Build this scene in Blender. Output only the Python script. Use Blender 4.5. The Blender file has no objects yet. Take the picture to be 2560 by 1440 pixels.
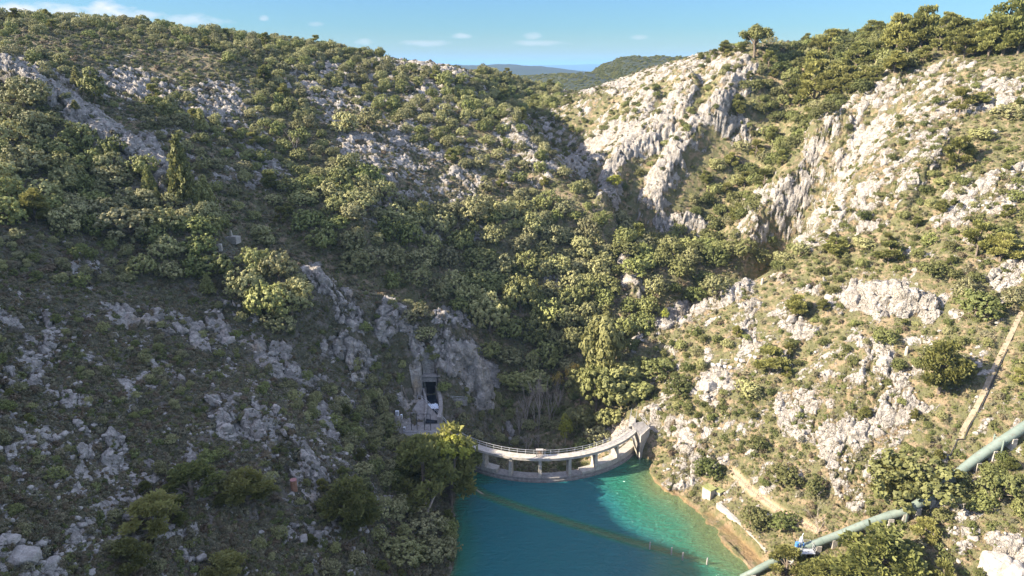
import bpy, bmesh, math, random
import numpy as np
from mathutils import Vector, Matrix

random.seed(7)
RNG = np.random.default_rng(11)
R = math.radians
scene = bpy.context.scene
col = scene.collection

# ------------------------------------------------------------------ camera, sky, sun, exposure
HC = 91.0                 # camera height above the reservoir
F = 1730.0                # focal length in photo pixels (2560 wide)
PITCH = R(17.8)
CT, ST = math.cos(PITCH), math.sin(PITCH)
cam_d = bpy.data.cameras.new("camera")
cam = bpy.data.objects.new("camera", cam_d)
col.objects.link(cam)
cam.location = (0, 0, HC)
cam.rotation_euler = (math.pi / 2 - PITCH, 0, 0)
cam_d.sensor_width = 36.0
cam_d.lens = 36.0 * F / 2560.0
cam_d.clip_start = 1.0
cam_d.clip_end = 120000.0
scene.camera = cam

SUN_AZ = R(-99)          # measured from +Y towards +X: behind the left hill
SUN_EL = R(28)
to_sun = Vector((math.sin(SUN_AZ) * math.cos(SUN_EL), math.cos(SUN_AZ) * math.cos(SUN_EL), math.sin(SUN_EL)))
sun_d = bpy.data.lights.new("sun", 'SUN')
sun_d.energy = 4.1
sun_d.angle = R(0.5)
sun_d.color = (1.0, 0.87, 0.71)
sun = bpy.data.objects.new("sun", sun_d)
col.objects.link(sun)
sun.rotation_euler = to_sun.to_track_quat('Z', 'Y').to_euler()
sun.location = (-200, -50, 300)

world = bpy.data.worlds.new("World")
scene.world = world
world.use_nodes = True
wn, wl = world.node_tree.nodes, world.node_tree.links
wn.clear()
w_out = wn.new('ShaderNodeOutputWorld')
w_bg = wn.new('ShaderNodeBackground')
w_sky = wn.new('ShaderNodeTexSky')
w_sky.sky_type = 'NISHITA'
w_sky.sun_disc = False
w_sky.sun_elevation = SUN_EL
w_sky.sun_rotation = SUN_AZ
w_sky.air_density = 1.0
w_sky.dust_density = 0.25
w_sky.ozone_density = 1.6
SKY_STRENGTH = 0.15
w_bg.inputs['Strength'].default_value = SKY_STRENGTH


def ray(px, py):
    """photo pixel -> (X/Y, depression tangent)"""
    r = (px - 1280.0) / F
    up = (720.0 - py) / F
    den = CT + ST * up
    return r / den, (ST - CT * up) / den


def wmath(op, a, b=None, clamp=False):
    n = wn.new('ShaderNodeMath'); n.operation = op; n.use_clamp = clamp
    for i, x in enumerate((a, b)):
        if x is None: continue
        if isinstance(x, (int, float)): n.inputs[i].default_value = x
        else: wl.new(x, n.inputs[i])
    return n.outputs[0]


# small fair-weather clouds low over the skyline, laid out by compass direction and height
w_tc = wn.new('ShaderNodeTexCoord')
w_sep = wn.new('ShaderNodeSeparateXYZ')
wl.new(w_tc.outputs['Generated'], w_sep.inputs[0])
az = wmath('ARCTAN2', w_sep.outputs[0], w_sep.outputs[1])
el = wmath('ARCSINE', w_sep.outputs[2])
w_noise = wn.new('ShaderNodeTexNoise'); w_noise.inputs['Scale'].default_value = 34; w_noise.inputs['Detail'].default_value = 7
w_map = wn.new('ShaderNodeMapping'); w_map.inputs['Scale'].default_value = (1, 1, 2.6)
wl.new(w_tc.outputs['Generated'], w_map.inputs[0]); wl.new(w_map.outputs[0], w_noise.inputs['Vector'])
nz = wmath('MULTIPLY', wmath('SUBTRACT', w_noise.outputs[0], 0.5), 3.2)
cloud = None
CLOUDS = [(45, 28, 75, 17, .95), (150, 27, 60, 16, .8), (270, 28, 70, 18, 1.0), (360, 38, 60, 14, .8), (470, 50, 90, 14, .5),
          (150, 52, 300, 12, .45), (660, 45, 13, 7, .5), (785, 60, 20, 6, .35), (1152, 90, 24, 7, .5), (1330, 90, 22, 9, .55),
          (1060, 108, 80, 8, .35), (1600, 93, 22, 6, .35), (1345, 108, 90, 7, .35), (910, 105, 26, 8, .35), (2130, 90, 60, 8, .3)]
for px, py, sx, sy, amp in CLOUDS:
    u, t = ray(px, py)
    a0 = math.atan(u); e0 = math.atan(-t / math.hypot(1, u))
    dx = wmath('DIVIDE', wmath('SUBTRACT', az, a0), sx / F)
    dy = wmath('DIVIDE', wmath('SUBTRACT', el, e0), sy / F)
    d2 = wmath('ADD', wmath('MULTIPLY', dx, dx), wmath('MULTIPLY', dy, dy))
    v = wmath('ADD', wmath('SUBTRACT', 1.0, d2), nz)
    v = wmath('MULTIPLY', wmath('MULTIPLY', v, 0.8, True), amp)
    cloud = v if cloud is None else wmath('MAXIMUM', cloud, v)
w_mix = wn.new('ShaderNodeMix'); w_mix.data_type = 'RGBA'
wl.new(cloud, w_mix.inputs[0])
w_hsv = wn.new('ShaderNodeHueSaturation'); w_hsv.inputs['Saturation'].default_value = 0.9
w_ramp = wn.new('ShaderNodeValToRGB')            # dims the low sky, warms the upper sky to tint the shade fill
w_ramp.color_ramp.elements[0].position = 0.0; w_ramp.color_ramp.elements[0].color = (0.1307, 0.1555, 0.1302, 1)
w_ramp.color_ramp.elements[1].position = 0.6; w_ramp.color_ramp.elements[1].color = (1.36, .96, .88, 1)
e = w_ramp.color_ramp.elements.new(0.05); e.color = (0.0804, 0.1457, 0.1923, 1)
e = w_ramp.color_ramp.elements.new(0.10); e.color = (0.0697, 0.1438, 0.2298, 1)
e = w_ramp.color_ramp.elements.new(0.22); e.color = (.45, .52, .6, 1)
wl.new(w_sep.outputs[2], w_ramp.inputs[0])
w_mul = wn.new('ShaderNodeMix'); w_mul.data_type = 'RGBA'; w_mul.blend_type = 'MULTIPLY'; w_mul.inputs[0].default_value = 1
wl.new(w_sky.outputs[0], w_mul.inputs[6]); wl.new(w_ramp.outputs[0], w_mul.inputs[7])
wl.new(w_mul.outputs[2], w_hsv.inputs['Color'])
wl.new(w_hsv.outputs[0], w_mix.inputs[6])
w_mix.inputs[7].default_value = (1.6, 1.55, 1.6, 1)
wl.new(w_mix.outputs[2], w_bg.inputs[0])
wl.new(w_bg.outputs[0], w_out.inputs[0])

scene.view_settings.view_transform = 'Standard'
scene.view_settings.look = 'None'
scene.view_settings.exposure = 2.24
scene.view_settings.gamma = 1.0
scene.render.engine = 'CYCLES'
scene.cycles.max_bounces = 6
scene.cycles.diffuse_bounces = 3
scene.cycles.transparent_max_bounces = 8


# ------------------------------------------------------------------ naming helpers
def tag(o, label=None, cat=None, group=None, kind=None):
    if label: o["label"] = label
    if cat: o["category"] = cat
    if group: o["group"] = group
    if kind: o["kind"] = kind
    return o


def link(o, parent=None):
    col.objects.link(o)
    if parent is not None: o.parent = parent
    return o


def empty(name, loc, rz=0.0):
    o = bpy.data.objects.new(name, None)
    o.empty_display_size = 0.5
    o.location = loc
    o.rotation_euler = (0, 0, rz)
    return link(o)


# ------------------------------------------------------------------ numpy noise
_T = RNG.random((64, 64, 64)).astype(np.float32)


def vnoise(p, freq, seed=0):
    q = p * np.asarray(freq, dtype=np.float32) + seed * 17.31
    i = np.floor(q).astype(np.int32)
    f = (q - i).astype(np.float32)
    f = f * f * (3 - 2 * f)
    i0 = i & 63; i1 = (i + 1) & 63
    x0, y0, z0 = i0[..., 0], i0[..., 1], i0[..., 2]
    x1, y1, z1 = i1[..., 0], i1[..., 1], i1[..., 2]
    fx, fy, fz = f[..., 0], f[..., 1], f[..., 2]
    a = _T[x0, y0, z0] * (1 - fx) + _T[x1, y0, z0] * fx
    b = _T[x0, y1, z0] * (1 - fx) + _T[x1, y1, z0] * fx
    c = _T[x0, y0, z1] * (1 - fx) + _T[x1, y0, z1] * fx
    d = _T[x0, y1, z1] * (1 - fx) + _T[x1, y1, z1] * fx
    return ((a * (1 - fy) + b * fy) * (1 - fz) + (c * (1 - fy) + d * fy) * fz) * 2 - 1


def fbm(p, freq, octv=4, seed=0, gain=0.5):
    s = 0; a = 1.0; n = 0
    fr = np.asarray(freq, dtype=np.float32)
    for k in range(octv):
        s = s + a * vnoise(p, fr, seed + k * 3)
        n += a; a *= gain; fr = fr * 2.03
    return s / n


def smooth(a, b, x):
    t = np.clip((x - a) / (b - a), 0, 1)
    return t * t * (3 - 2 * t)


# ------------------------------------------------------------------ the lie of the land: control points
CP = []     # (u, lnY, t)


def c(px, py, Y):
    u, t = ray(px, py); CP.append((u, math.log(Y), t))


def hid(px, py, Y, z):
    u, _ = ray(px, py); CP.append((u, math.log(Y), (HC - z) / Y))


def xyz(X, Y, z):
    CP.append((X / Y, math.log(Y), (HC - z) / Y))


def plane_a(px, py, k=1.0):       # near left slope
    u, t = ray(px, py)
    return k * (HC + 17.3) / (-0.6 * u + 0.1 + t)


def plane_e(px, py, k=1.0):       # right slope
    u, t = ray(px, py)
    return k * (HC + 56.9) / (0.59 * u + 0.27 + t)


for X, Y, z in [(-146, 40, 112), (-146, 62, 106), (-146, 84, 98), (-146, 104, 89), (-147, 121, 81.5), (-150, 150, 83), (-200, 97, 88), (-200, 79, 95), (-250, 150, 84), (-200, 50, 110), (-220, 200, 92)]:  # unseen left crest, heights shaped so its shadow covers slope and water
    xyz(X, Y, z)
for px, py, k in [(0, 1440, .95), (300, 1440, .98), (600, 1440, 1), (850, 1440, 1),
                  (0, 1200, .96), (300, 1200, 1), (600, 1180, .98), (0, 900, .98), (300, 900, 1), (600, 900, 1), (0, 700, 1.0),
                  (300, 700, 1), (0, 550, 1.0), (300, 560, 1.0), (0, 350, 1.0), (500, 780, 1), (720, 860, .98),
                  (420, 1050, .99), (760, 1090, .955), (870, 1180, .96), (600, 1000, .96), (900, 1050, 1.03), (900, 1300, 1.0),
                  (950, 1180, 1.02), (860, 900, .99), (960, 980, 1.02), (200, 430, 1.0), (0, 1700, .95), (600, 1750, 1)]:
    c(px, py, plane_a(px, py, k))
for px, py, Y in [(-500, 60, 215), (-300, 120, 210), (0, 150, 200), (100, 205, 197), (300, 330, 190), (430, 430, 180), (560, 600, 167), (720, 650, 162), (800, 700, 163),
                  (900, 730, 167), (1000, 755, 170), (1130, 790, 172), (1190, 860, 173), (1222, 980, 173), (1060, 860, 166.5), (1140, 900, 167),
                  (1150, 960, 165), (1000, 860, 163), (960, 900, 160), (1180, 1000, 168), (1140, 1030, 160), (1000, 950, 161), (1010, 1020, 154)]:
    c(px, py, Y)                                                    # the rocky rib and its end at the tunnel
for px, py, Y, z in [(560, 600, 183, 42), (430, 430, 194, 60.5), (300, 330, 205, 70), (700, 650, 180, 36), (800, 700, 182, 31), (1000, 755, 188, 18),
                     (1130, 790, 190, 9), (1222, 980, 183, -4), (1190, 870, 188, 1), (100, 205, 210, 84)]:
    hid(px, py, Y, z)
for px, py, Y in [(620, 520, 205), (850, 640, 199), (1000, 700, 204), (1130, 745, 206), (1250, 850, 202), (1300, 950, 192), (1290, 1110, 171), (1350, 1000, 187),
                  (1290, 1060, 177), (1230, 1070, 171), (1200, 800, 206), (1300, 600, 235), (1300, 400, 275), (1250, 290, 302), (900, 550, 207), (700, 400, 235),
                  (700, 250, 277), (400, 250, 243), (200, 130, 252), (0, 90, 262), (500, 340, 222), (950, 400, 250), (950, 250, 300), (1100, 500, 245), (1120, 330, 282),
                  (1200, 200, 345), (1450, 750, 218), (1400, 850, 204), (1500, 700, 228), (1420, 620, 240), (550, 150, 285), (300, 190, 250),
                  (0, 45, 290), (300, 58, 312), (600, 92, 332), (800, 118, 345), (1000, 152, 360), (1180, 175, 372), (-400, 35, 290)]:
    c(px, py, Y)                                                    # forested hill
for px, py, Y in [(1270, 285, 306), (1310, 345, 291), (1345, 402, 279), (1400, 470, 265), (1465, 530, 255), (1520, 590, 247), (1345, 375, 300), (1390, 412, 290), (1440, 458, 278), (1495, 500, 268), (1533, 550, 259), (1600, 615, 247), (1700, 630, 240), (1790, 645, 234), (1860, 675, 229),
                  (1700, 690, 222), (1600, 720, 220), (1560, 790, 211)]:
    c(px, py, Y)                                                    # its right hand edge and nose
for px, py, Y, z in [(300, 58, 480, 80), (0, 45, 460, 85), (600, 92, 480, 75), (1000, 152, 500, 72), (-400, 40, 460, 85)]:
    hid(px, py, Y, z)
for X, Y, z in [(5, 152, -9), (24, 158, -4), (-9, 152, -3), (3, 171, -8), (14, 190, -7), (40, 204, -5), (60, 206, -3), (78, 214, 0), (92, 232, 6), (72, 260, 12), (48, 274, 15),
                (22, 330, 28), (-5, 400, 40), (10, 500, 40), (-60, 620, 45), (0, 750, 10), (-300, 750, 30), (300, 750, 40), (-600, 700, 30), (600, 700, 50), (350, 480, 80),
                (250, 420, 82), (450, 380, 95)]:
    xyz(X, Y, z)
for px, py, Y in [(1230, 215, 420), (1300, 198, 450), (1390, 228, 470), (1200, 168, 440), (1300, 292, 400), (1400, 255, 410), (1350, 350, 350), (1450, 420, 312),
                  (1500, 500, 290), (1330, 250, 430)]:
    c(px, py, Y)                                                    # the valley running away
for px, py, Y in [(1545, 545, 272), (1510, 400, 300), (1470, 235, 365), (1560, 195, 375), (1650, 172, 362), (1740, 150, 346), (1830, 128, 330), (1900, 132, 322), (1960, 132, 326),
                  (2050, 135, 318), (2150, 118, 300), (1640, 545, 280), (1600, 400, 300), (1700, 400, 292), (1700, 250, 322), (1800, 330, 298), (1850, 200, 310), (1730, 575, 276),
                  (1900, 400, 288), (1800, 500, 284), (1700, 590, 274), (1980, 250, 302), (2010, 180, 308), (1880, 320, 298), (1600, 300, 325)]:
    c(px, py, Y)                                                    # ribbed crag and green gully
for px, py, Y in [(1830, 600, 244), (1900, 530, 236), (1965, 430, 243), (2035, 330, 252), (2150, 235, 258), (2250, 165, 262), (2330, 140, 256), (2450, 130, 248),
                  (2560, 115, 243), (2800, 90, 240), (2300, 95, 280), (2500, 85, 270)]:
    c(px, py, Y)
for px, py, k in [(1640, 1000, 1), (1700, 900, 1), (1700, 1100, 1), (1900, 1100, 1), (1900, 1300, 1), (2050, 1250, 1), (2200, 1300, 1), (2200, 1100, 1), (2200, 900, .98), (2560, 1440, 1),
                  (2560, 1200, 1), (2560, 900, 1), (2560, 700, 1), (2000, 760, 1), (2300, 720, .98), (2300, 800, 1.0), (2100, 600, 1), (2300, 500, 1), (2560, 400, 1), (2150, 400, .99),
                  (2300, 270, 1), (2560, 230, 1), (2050, 560, 1), (2900, 1440, 1), (2900, 900, 1), (2900, 400, 1), (3300, 1440, 1), (2200, 1700, 1), (2900, 2000, 1), (1800, 1000, .985),
                  (1950, 900, 1), (2350, 1440, 1), (2100, 1440, 1.0), (1950, 1440, .99)]:
    c(px, py, plane_e(px, py, k))
for px, py, Y in [(1580, 850, 187), (1640, 812, 187), (1740, 765, 187), (1820, 725, 187), (1900, 692, 188), (1960, 668, 196), (1580, 920, 177), (1500, 900, 184), (1520, 1000, 170), (1540, 1075, 157),
                  (1600, 1040, 156), (1450, 1000, 178), (1640, 950, 170)]:
    c(px, py, Y)                                                    # crest of the near right spur
# shores and lake bed
for px, py in [(1140, 1300), (1128, 1440), (1150, 1215), (1620, 1180), (1740, 1270), (1800, 1325), (1872, 1405), (1905, 1440), (1130, 1600), (1960, 1550)]:
    u, t = ray(px, py); c(px, py, HC / t)
for X, Y, z in [(8, 128, -9), (20, 120, -7), (10, 100, -9), (25, 90, -7), (0, 138, -7), (22, 138, -5), (10, 70, -8), (10, 40, -8), (0, 115, -6), (33, 108, -4), (30, 125, -4), (-20, 40, 6), (45, 60, 6), (25, 146.5, -4), (3, 148, -8)]:
    xyz(X, Y, z)

CP = np.array(CP)
_, keep = np.unique(np.round(CP[:, :2], 3), axis=0, return_index=True)
CP = CP[np.sort(keep)]


def rbf_fit(P, val, lam=2e-5):
    n = len(P)
    d = np.linalg.norm(P[:, None] - P[None], axis=2)
    K = d + lam * 0 + np.eye(n) * -lam * 40
    A = np.zeros((n + 3, n + 3)); A[:n, :n] = K
    A[:n, n] = 1; A[:n, n + 1:] = P; A[n:, :n] = A[:n, n:].T
    return np.linalg.solve(A, np.concatenate([val, np.zeros(3)]))


W = rbf_fit(CP[:, :2], CP[:, 2])


def rbf_eval(U, V):
    sh = U.shape; Q = np.stack([U.ravel(), V.ravel()], 1); out = np.empty(len(Q))
    for a in range(0, len(Q), 20000):
        q = Q[a:a + 20000]
        d = np.linalg.norm(q[:, None] - CP[None, :, :2], axis=2)
        out[a:a + 20000] = d @ W[:-3] + W[-3] + q @ W[-2:]
    return out.reshape(sh)


# grid, dense where the camera looks
NU, NV = 1500, 1300
uu = np.concatenate([np.linspace(-2.6, -1.0, 60, endpoint=False), np.linspace(-1.0, 1.0, NU - 100, endpoint=False), np.linspace(1.0, 2.0, 40)])
vv = np.concatenate([np.linspace(math.log(28), math.log(58), 70, endpoint=False), np.linspace(math.log(58), math.log(480), NV - 110, endpoint=False), np.linspace(math.log(480), math.log(800), 40)])
NU, NV = len(uu), len(vv)
cu = np.linspace(uu[0], uu[-1], 400); cv = np.linspace(vv[0], vv[-1], 300)
CU, CV = np.meshgrid(cu, cv, indexing='ij')
TC = rbf_eval(CU, CV)


def blur(a, n=1):
    for _ in range(n):
        b = np.pad(a, 1, mode='edge')
        a = (b[:-2, 1:-1] + b[2:, 1:-1] + b[1:-1, :-2] + b[1:-1, 2:] + 2 * a) / 6
    return a


TC = blur(TC, 2)


def cr_w(grid, x):
    h = grid[1] - grid[0]; s = (x - grid[0]) / h
    i = np.clip(np.floor(s).astype(int), 0, len(grid) - 2); f = s - i
    idx = np.clip(np.stack([i - 1, i, i + 1, i + 2], 0), 0, len(grid) - 1)
    w = np.stack([-.5 * f + f * f - .5 * f ** 3, 1 - 2.5 * f * f + 1.5 * f ** 3, .5 * f + 2 * f * f - 1.5 * f ** 3, -.5 * f * f + .5 * f ** 3], 0)
    return idx, w


iu, wu = cr_w(cu, uu); iv, wv = cr_w(cv, vv)
TU = sum(TC[iu[k]] * wu[k][:, None] for k in range(4))
TG = sum(TU[:, iv[k]] * wv[k][None, :] for k in range(4))
YY = np.exp(vv)[None, :].repeat(NU, 0)
XX = uu[:, None] * YY
ZZ = HC - TG * YY


def at_z(px, py, z=0.0):
    u, t = ray(px, py); Y = (HC - z) / t
    return Vector((u * Y, Y, z))


def at_Y(px, py, Y):
    u, t = ray(px, py)
    return Vector((u * Y, Y, HC - t * Y))


def project(X, Y, Z):
    yc = Y * CT - (Z - HC) * ST           # depth
    up = Y * ST + (Z - HC) * CT
    return 1280 + F * X / np.maximum(yc, 1e-3), 720 - F * up / np.maximum(yc, 1e-3)


# dam circle in plan, through three waterline points
dp = [at_z(1160, 1166), at_z(1300, 1203), at_z(1588, 1132)]
(ax, ay), (bx, by), (qx, qy) = [(p.x, p.y) for p in dp]
dd = 2 * (ax * (by - qy) + bx * (qy - ay) + qx * (ay - by))
DCX = ((ax * ax + ay * ay) * (by - qy) + (bx * bx + by * by) * (qy - ay) + (qx * qx + qy * qy) * (ay - by)) / dd
DCY = ((ax * ax + ay * ay) * (qx - bx) + (bx * bx + by * by) * (ax - qx) + (qx * qx + qy * qy) * (bx - ax)) / dd
DR = math.hypot(ax - DCX, ay - DCY)
A0 = math.atan2(ay - DCY, ax - DCX); A1 = math.atan2(qy - DCY, qx - DCX)
if A1 < A0 - math.pi: A1 += 2 * math.pi
if A0 > 0: A0 -= 2 * math.pi
if A1 > 0: A1 -= 2 * math.pi


def arc(s, off=0.0, z=0.0):
    """point on the dam: s along it, off metres towards downstream"""
    a = A0 + (A1 - A0) * s
    return Vector((DCX + (DR - off) * math.cos(a), DCY + (DR - off) * math.sin(a), z))


# levelled ground for the works: (x, y) discs and strips
def seg_dist(X, Y, a, b):
    ax, ay = a; bx, by = b
    t = np.clip(((X - ax) * (bx - ax) + (Y - ay) * (by - ay)) / ((bx - ax) ** 2 + (by - ay) ** 2 + 1e-9), 0, 1)
    return np.hypot(X - ax - t * (bx - ax), Y - ay - t * (by - ay)), t


P3 = np.stack([XX, YY, ZZ], -1).astype(np.float32)
ZZ = ZZ + 1.5 * fbm(P3, (.05, .05, .02), 3, 1) + .7 * fbm(P3, (.17, .17, .08), 3, 5)

# river side: >0 on the right bank
XR = np.interp(YY, [40, 150, 172, 190, 200, 210, 225, 240, 255, 270, 330, 400, 600], [10, 8, 3, 15, 35, 60, 80, 84, 76, 50, 20, -5, 10])
RIGHT = smooth(-4, 4, XX - XR)

# ------------------------------------------------------------------ what covers the ground, in outline
PX, PY = project(XX, YY, ZZ)


def in_poly(px, py, poly):
    inside = np.zeros(px.shape, bool); n = len(poly)
    for i in range(n):
        x0, y0 = poly[i]; x1, y1 = poly[(i + 1) % n]
        if y0 == y1: continue
        cond = (y0 > py) != (y1 > py)
        inside ^= cond & (px < (x1 - x0) * (py - y0) / (y1 - y0) + x0)
    return inside


ROCK_STROKES = [  # outline line, half width, strength
    ([(20, 155), (100, 205), (200, 275), (290, 340), (350, 390), (435, 432)], 34, 1.0),
    ([(280, 195), (330, 215), (420, 250), (560, 290)], 40, .62), ([(500, 220), (570, 240)], 22, .6), ([(560, 430), (720, 460)], 24, .5), ([(600, 380), (700, 420)], 20, .5),
    ([(740, 190), (830, 180), (930, 240)], 30, .62), ([(950, 160), (1080, 165), (1150, 190)], 22, .7), ([(1040, 225), (1110, 250)], 25, .7), ([(790, 240), (880, 260)], 25, .6),
    ([(870, 350), (1010, 345)], 34, .68), ([(930, 420), (1010, 490)], 30, .62), ([(1030, 380), (1180, 450)], 45, .5), ([(1270, 340), (1310, 380), (1355, 440)], 26, .8),
    ([(920, 470), (1060, 560)], 40, .5), ([(1150, 530), (1200, 560)], 30, .5),
    ([(1560, 640), (1580, 700), (1610, 760)], 22, .8), ([(1640, 700), (1620, 740)], 22, .6), ([(1380, 690), (1390, 740)], 18, .5),
    ([(1850, 150), (1800, 250), (1785, 300)], 24, .95), ([(1870, 165), (1840, 260), (1855, 290)], 16, .9), ([(1790, 160), (1720, 210), (1700, 250)], 20, .55),
    ([(1700, 250), (1690, 300), (1610, 360), (1555, 410), (1530, 460), (1520, 520)], 30, 1.0), ([(1620, 260), (1590, 300), (1560, 330)], 18, .7), ([(1560, 330), (1470, 390), (1420, 420)], 26, .85),
    ([(1800, 300), (1750, 330), (1690, 400), (1660, 450), (1630, 520)], 30, 1.0), ([(1820, 330), (1860, 340)], 25, .7), ([(1650, 520), (1640, 550)], 24, .9), ([(1690, 560), (1740, 565)], 22, .95),
    ([(1740, 160), (1640, 190), (1560, 210)], 26, .5), ([(1560, 230), (1480, 220)], 25, .6), ([(1480, 300), (1390, 310), (1300, 300)], 50, .26), ([(1420, 370), (1390, 330)], 30, .5), ([(1380, 210), (1400, 225)], 14, .8),
    ([(2130, 745), (2230, 730), (2320, 770)], 32, 1.2), ([(2490, 705), (2560, 670)], 30, 1.0), ([(2140, 715), (2260, 715)], 20, .9),
    ([(1600, 850), (1720, 770), (1860, 720)], 22, .7), ([(1870, 770), (1880, 850)], 20, .7), ([(2040, 720), (2100, 770)], 26, .6), ([(1960, 790), (2010, 830)], 24, .7), ([(2170, 860), (2210, 870), (2150, 930)], 24, .9),
    ([(1760, 985), (1780, 940), (1810, 945)], 26, 1.1), ([(1640, 1040), (1720, 1100), (1740, 1160)], 26, .7), ([(1700, 1150), (1710, 1210)], 18, .8), ([(1760, 1130), (1840, 1150)], 22, .5),
    ([(2480, 1370), (2560, 1400)], 34, 1.3), ([(2380, 1330), (2440, 1330)], 18, .6), ([(2330, 1340), (2420, 1390)], 22, .7),
    ([(1500, 1110), (1560, 1060)], 22, 1.0), ([(2400, 480), (2560, 440)], 36, .6), ([(2360, 560), (2520, 500)], 24, .55),
    ([(0, 800), (140, 790), (260, 780)], 24, .6), ([(290, 770), (430, 810), (560, 830)], 24, .75), ([(480, 815), (555, 835)], 22, 1.0), ([(0, 960), (140, 890), (70, 860)], 34, .8), ([(120, 1000), (240, 1000)], 20, .6),
    ([(0, 1120), (110, 1130), (290, 1130)], 22, .6), ([(180, 1060), (290, 1110)], 18, .6), ([(0, 1370), (100, 1390), (220, 1340)], 30, 1.0), ([(60, 1440), (230, 1420)], 20, .8), ([(240, 1340), (330, 1350)], 18, .6),
    ([(550, 1030), (600, 1080), (670, 1060)], 34, .95), ([(650, 1020), (670, 1100)], 18, .9), ([(720, 1090), (760, 1140), (780, 1190)], 26, .95), ([(690, 1170), (730, 1180)], 18, .7), ([(815, 1020), (840, 1060)], 24, 1.0),
    ([(730, 1330), (800, 1350)], 18, .8), ([(480, 1390), (520, 1410)], 16, .8), ([(740, 1400), (790, 1430)], 18, .7), ([(380, 920), (520, 960)], 24, .45), ([(440, 800), (560, 900)], 26, .5),
    ([(660, 880), (740, 930), (790, 960)], 26, .9), ([(830, 870), (890, 900), (895, 940)], 30, 1.0), ([(690, 860), (720, 880)], 16, .9), ([(570, 780), (630, 790)], 22, .8),
    ([(790, 690), (830, 740), (870, 800)], 28, 1.0), ([(940, 810), (960, 850)], 18, .9), ([(970, 775), (1010, 830), (1050, 880), (1055, 930)], 20, 1.2), ([(1110, 790), (1160, 810)], 20, .9),
    ([(1100, 870), (1150, 900), (1200, 950)], 40, 1.2), ([(1190, 970), (1200, 1010)], 18, .9), ([(1000, 1000), (1040, 990)], 18, 1.0), ([(970, 1060), (1000, 1070)], 18, .9), ([(1280, 1060), (1300, 1090)], 20, .7),
    ([(160, 620), (230, 700)], 24, .5), ([(960, 1240), (980, 1260)], 14, .9),
]
ROCK_POLYS = [
    ([(2035, 335), (2160, 230), (2250, 175), (2350, 150), (2560, 190), (2560, 255), (2470, 265), (2380, 310), (2340, 400), (2300, 470), (2250, 545), (2080, 640), (1960, 610), (1855, 600), (1860, 500), (2000, 400)], .53),
    ([(1930, 1020), (2060, 930), (2200, 880), (2330, 1010), (2280, 1090), (2200, 1150), (2150, 1290), (2080, 1270), (2060, 1130), (1960, 1080)], .8),
    ([(1590, 860), (1930, 690), (2560, 560), (2560, 1440), (1960, 1440), (1620, 1160), (1600, 1000)], .13),
    ([(0, 720), (560, 780), (900, 1000), (980, 1250), (900, 1440), (0, 1440)], .26),
    ([(1400, 210), (1860, 140), (1830, 300), (1640, 550), (1530, 540), (1400, 420), (1290, 300)], .08),
    ([(700, 160), (1180, 170), (1330, 420), (1200, 560), (900, 560), (820, 320)], .22),
    ([(200, 180), (640, 190), (700, 420), (440, 420)], .2),
]


def rock_at(px, py, pts):
    jx = 16 * vnoise(pts, (.45, .45, .45), 41) + 22 * vnoise(pts, (.12, .12, .12), 42)
    jy = 12 * vnoise(pts, (.45, .45, .45), 43) + 16 * vnoise(pts, (.12, .12, .12), 44)
    x = px + jx; y = py + jy
    r = np.zeros(px.shape, np.float32)
    for poly, s in ROCK_POLYS:
        r = np.maximum(r, s * in_poly(x, y, poly))
    for line, w, s in ROCK_STROKES:
        xs = [p[0] for p in line]; ys = [p[1] for p in line]
        m = (x > min(xs) - 2 * w) & (x < max(xs) + 2 * w) & (y > min(ys) - 2 * w) & (y < max(ys) + 2 * w)
        if not m.any(): continue
        d = np.full(m.sum(), 1e9)
        for a, b in zip(line[:-1], line[1:]):
            d = np.minimum(d, seg_dist(x[m], y[m], a, b)[0])
        k = np.zeros(px.shape, np.float32); k[m] = s * smooth(1.5 * w, .7 * w, d)
        r = np.maximum(r, k)
    return r


RIBS = [   # crest line in the photo, half width, height in metres
    ([(1815, 215), (1800, 250), (1785, 310)], 40, 4.0), ([(1715, 225), (1690, 300), (1610, 360), (1555, 410), (1530, 460), (1520, 530)], 46, 6.5), ([(1620, 250), (1560, 330), (1470, 390), (1410, 420)], 40, 4.5),
    ([(1800, 300), (1750, 330), (1690, 400), (1660, 450), (1630, 530)], 46, 6.5), ([(1690, 555), (1745, 560)], 22, 3.0), ([(2040, 340), (2110, 330), (2070, 420)], 34, 3.0), ([(2230, 200), (2120, 290), (2040, 350)], 40, 2.5),
    ([(2240, 540), (2300, 430), (2350, 380)], 34, 2.5), ([(2130, 745), (2230, 735), (2330, 775)], 30, 2.2), ([(2490, 1375), (2570, 1390)], 44, 2.0), ([(1600, 860), (1720, 775), (1860, 722)], 20, 1.2), ([(1560, 640), (1590, 740)], 22, 3.0),
    ([(1285, 310), (1330, 395), (1390, 470), (1460, 530), (1518, 592)], 44, 5.0),
    ([(800, 700), (830, 740), (880, 850), (900, 940)], 34, 1.6), ([(0, 160), (100, 205), (200, 275), (290, 340), (350, 390), (440, 435)], 30, 2.0), ([(1100, 800), (1180, 860), (1215, 960)], 36, 1.5), ([(720, 1090), (790, 1190)], 26, 1.2), ([(560, 1030), (670, 1060)], 30, 1.2),
]
for line, w, hgt in RIBS:
    d = np.full(PX.shape, 1e9)
    for a_, b_ in zip(line[:-1], line[1:]): d = np.minimum(d, seg_dist(PX, PY, a_, b_)[0])
    ZZ = ZZ + hgt * smooth(w, w * .25, d) * (YY > 60)
P3 = np.stack([XX, YY, ZZ], -1).astype(np.float32)
ROCK = rock_at(PX, PY, P3)
off = (PX < -20) | (PX > 2580) | (PY > 1460)
ROCK[off] = np.maximum(ROCK[off], .25)

# rock relief: beds running up the slope, broken into blocks
gR = np.array([.9, .42]); gL = np.array([-.8, .5])


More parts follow.
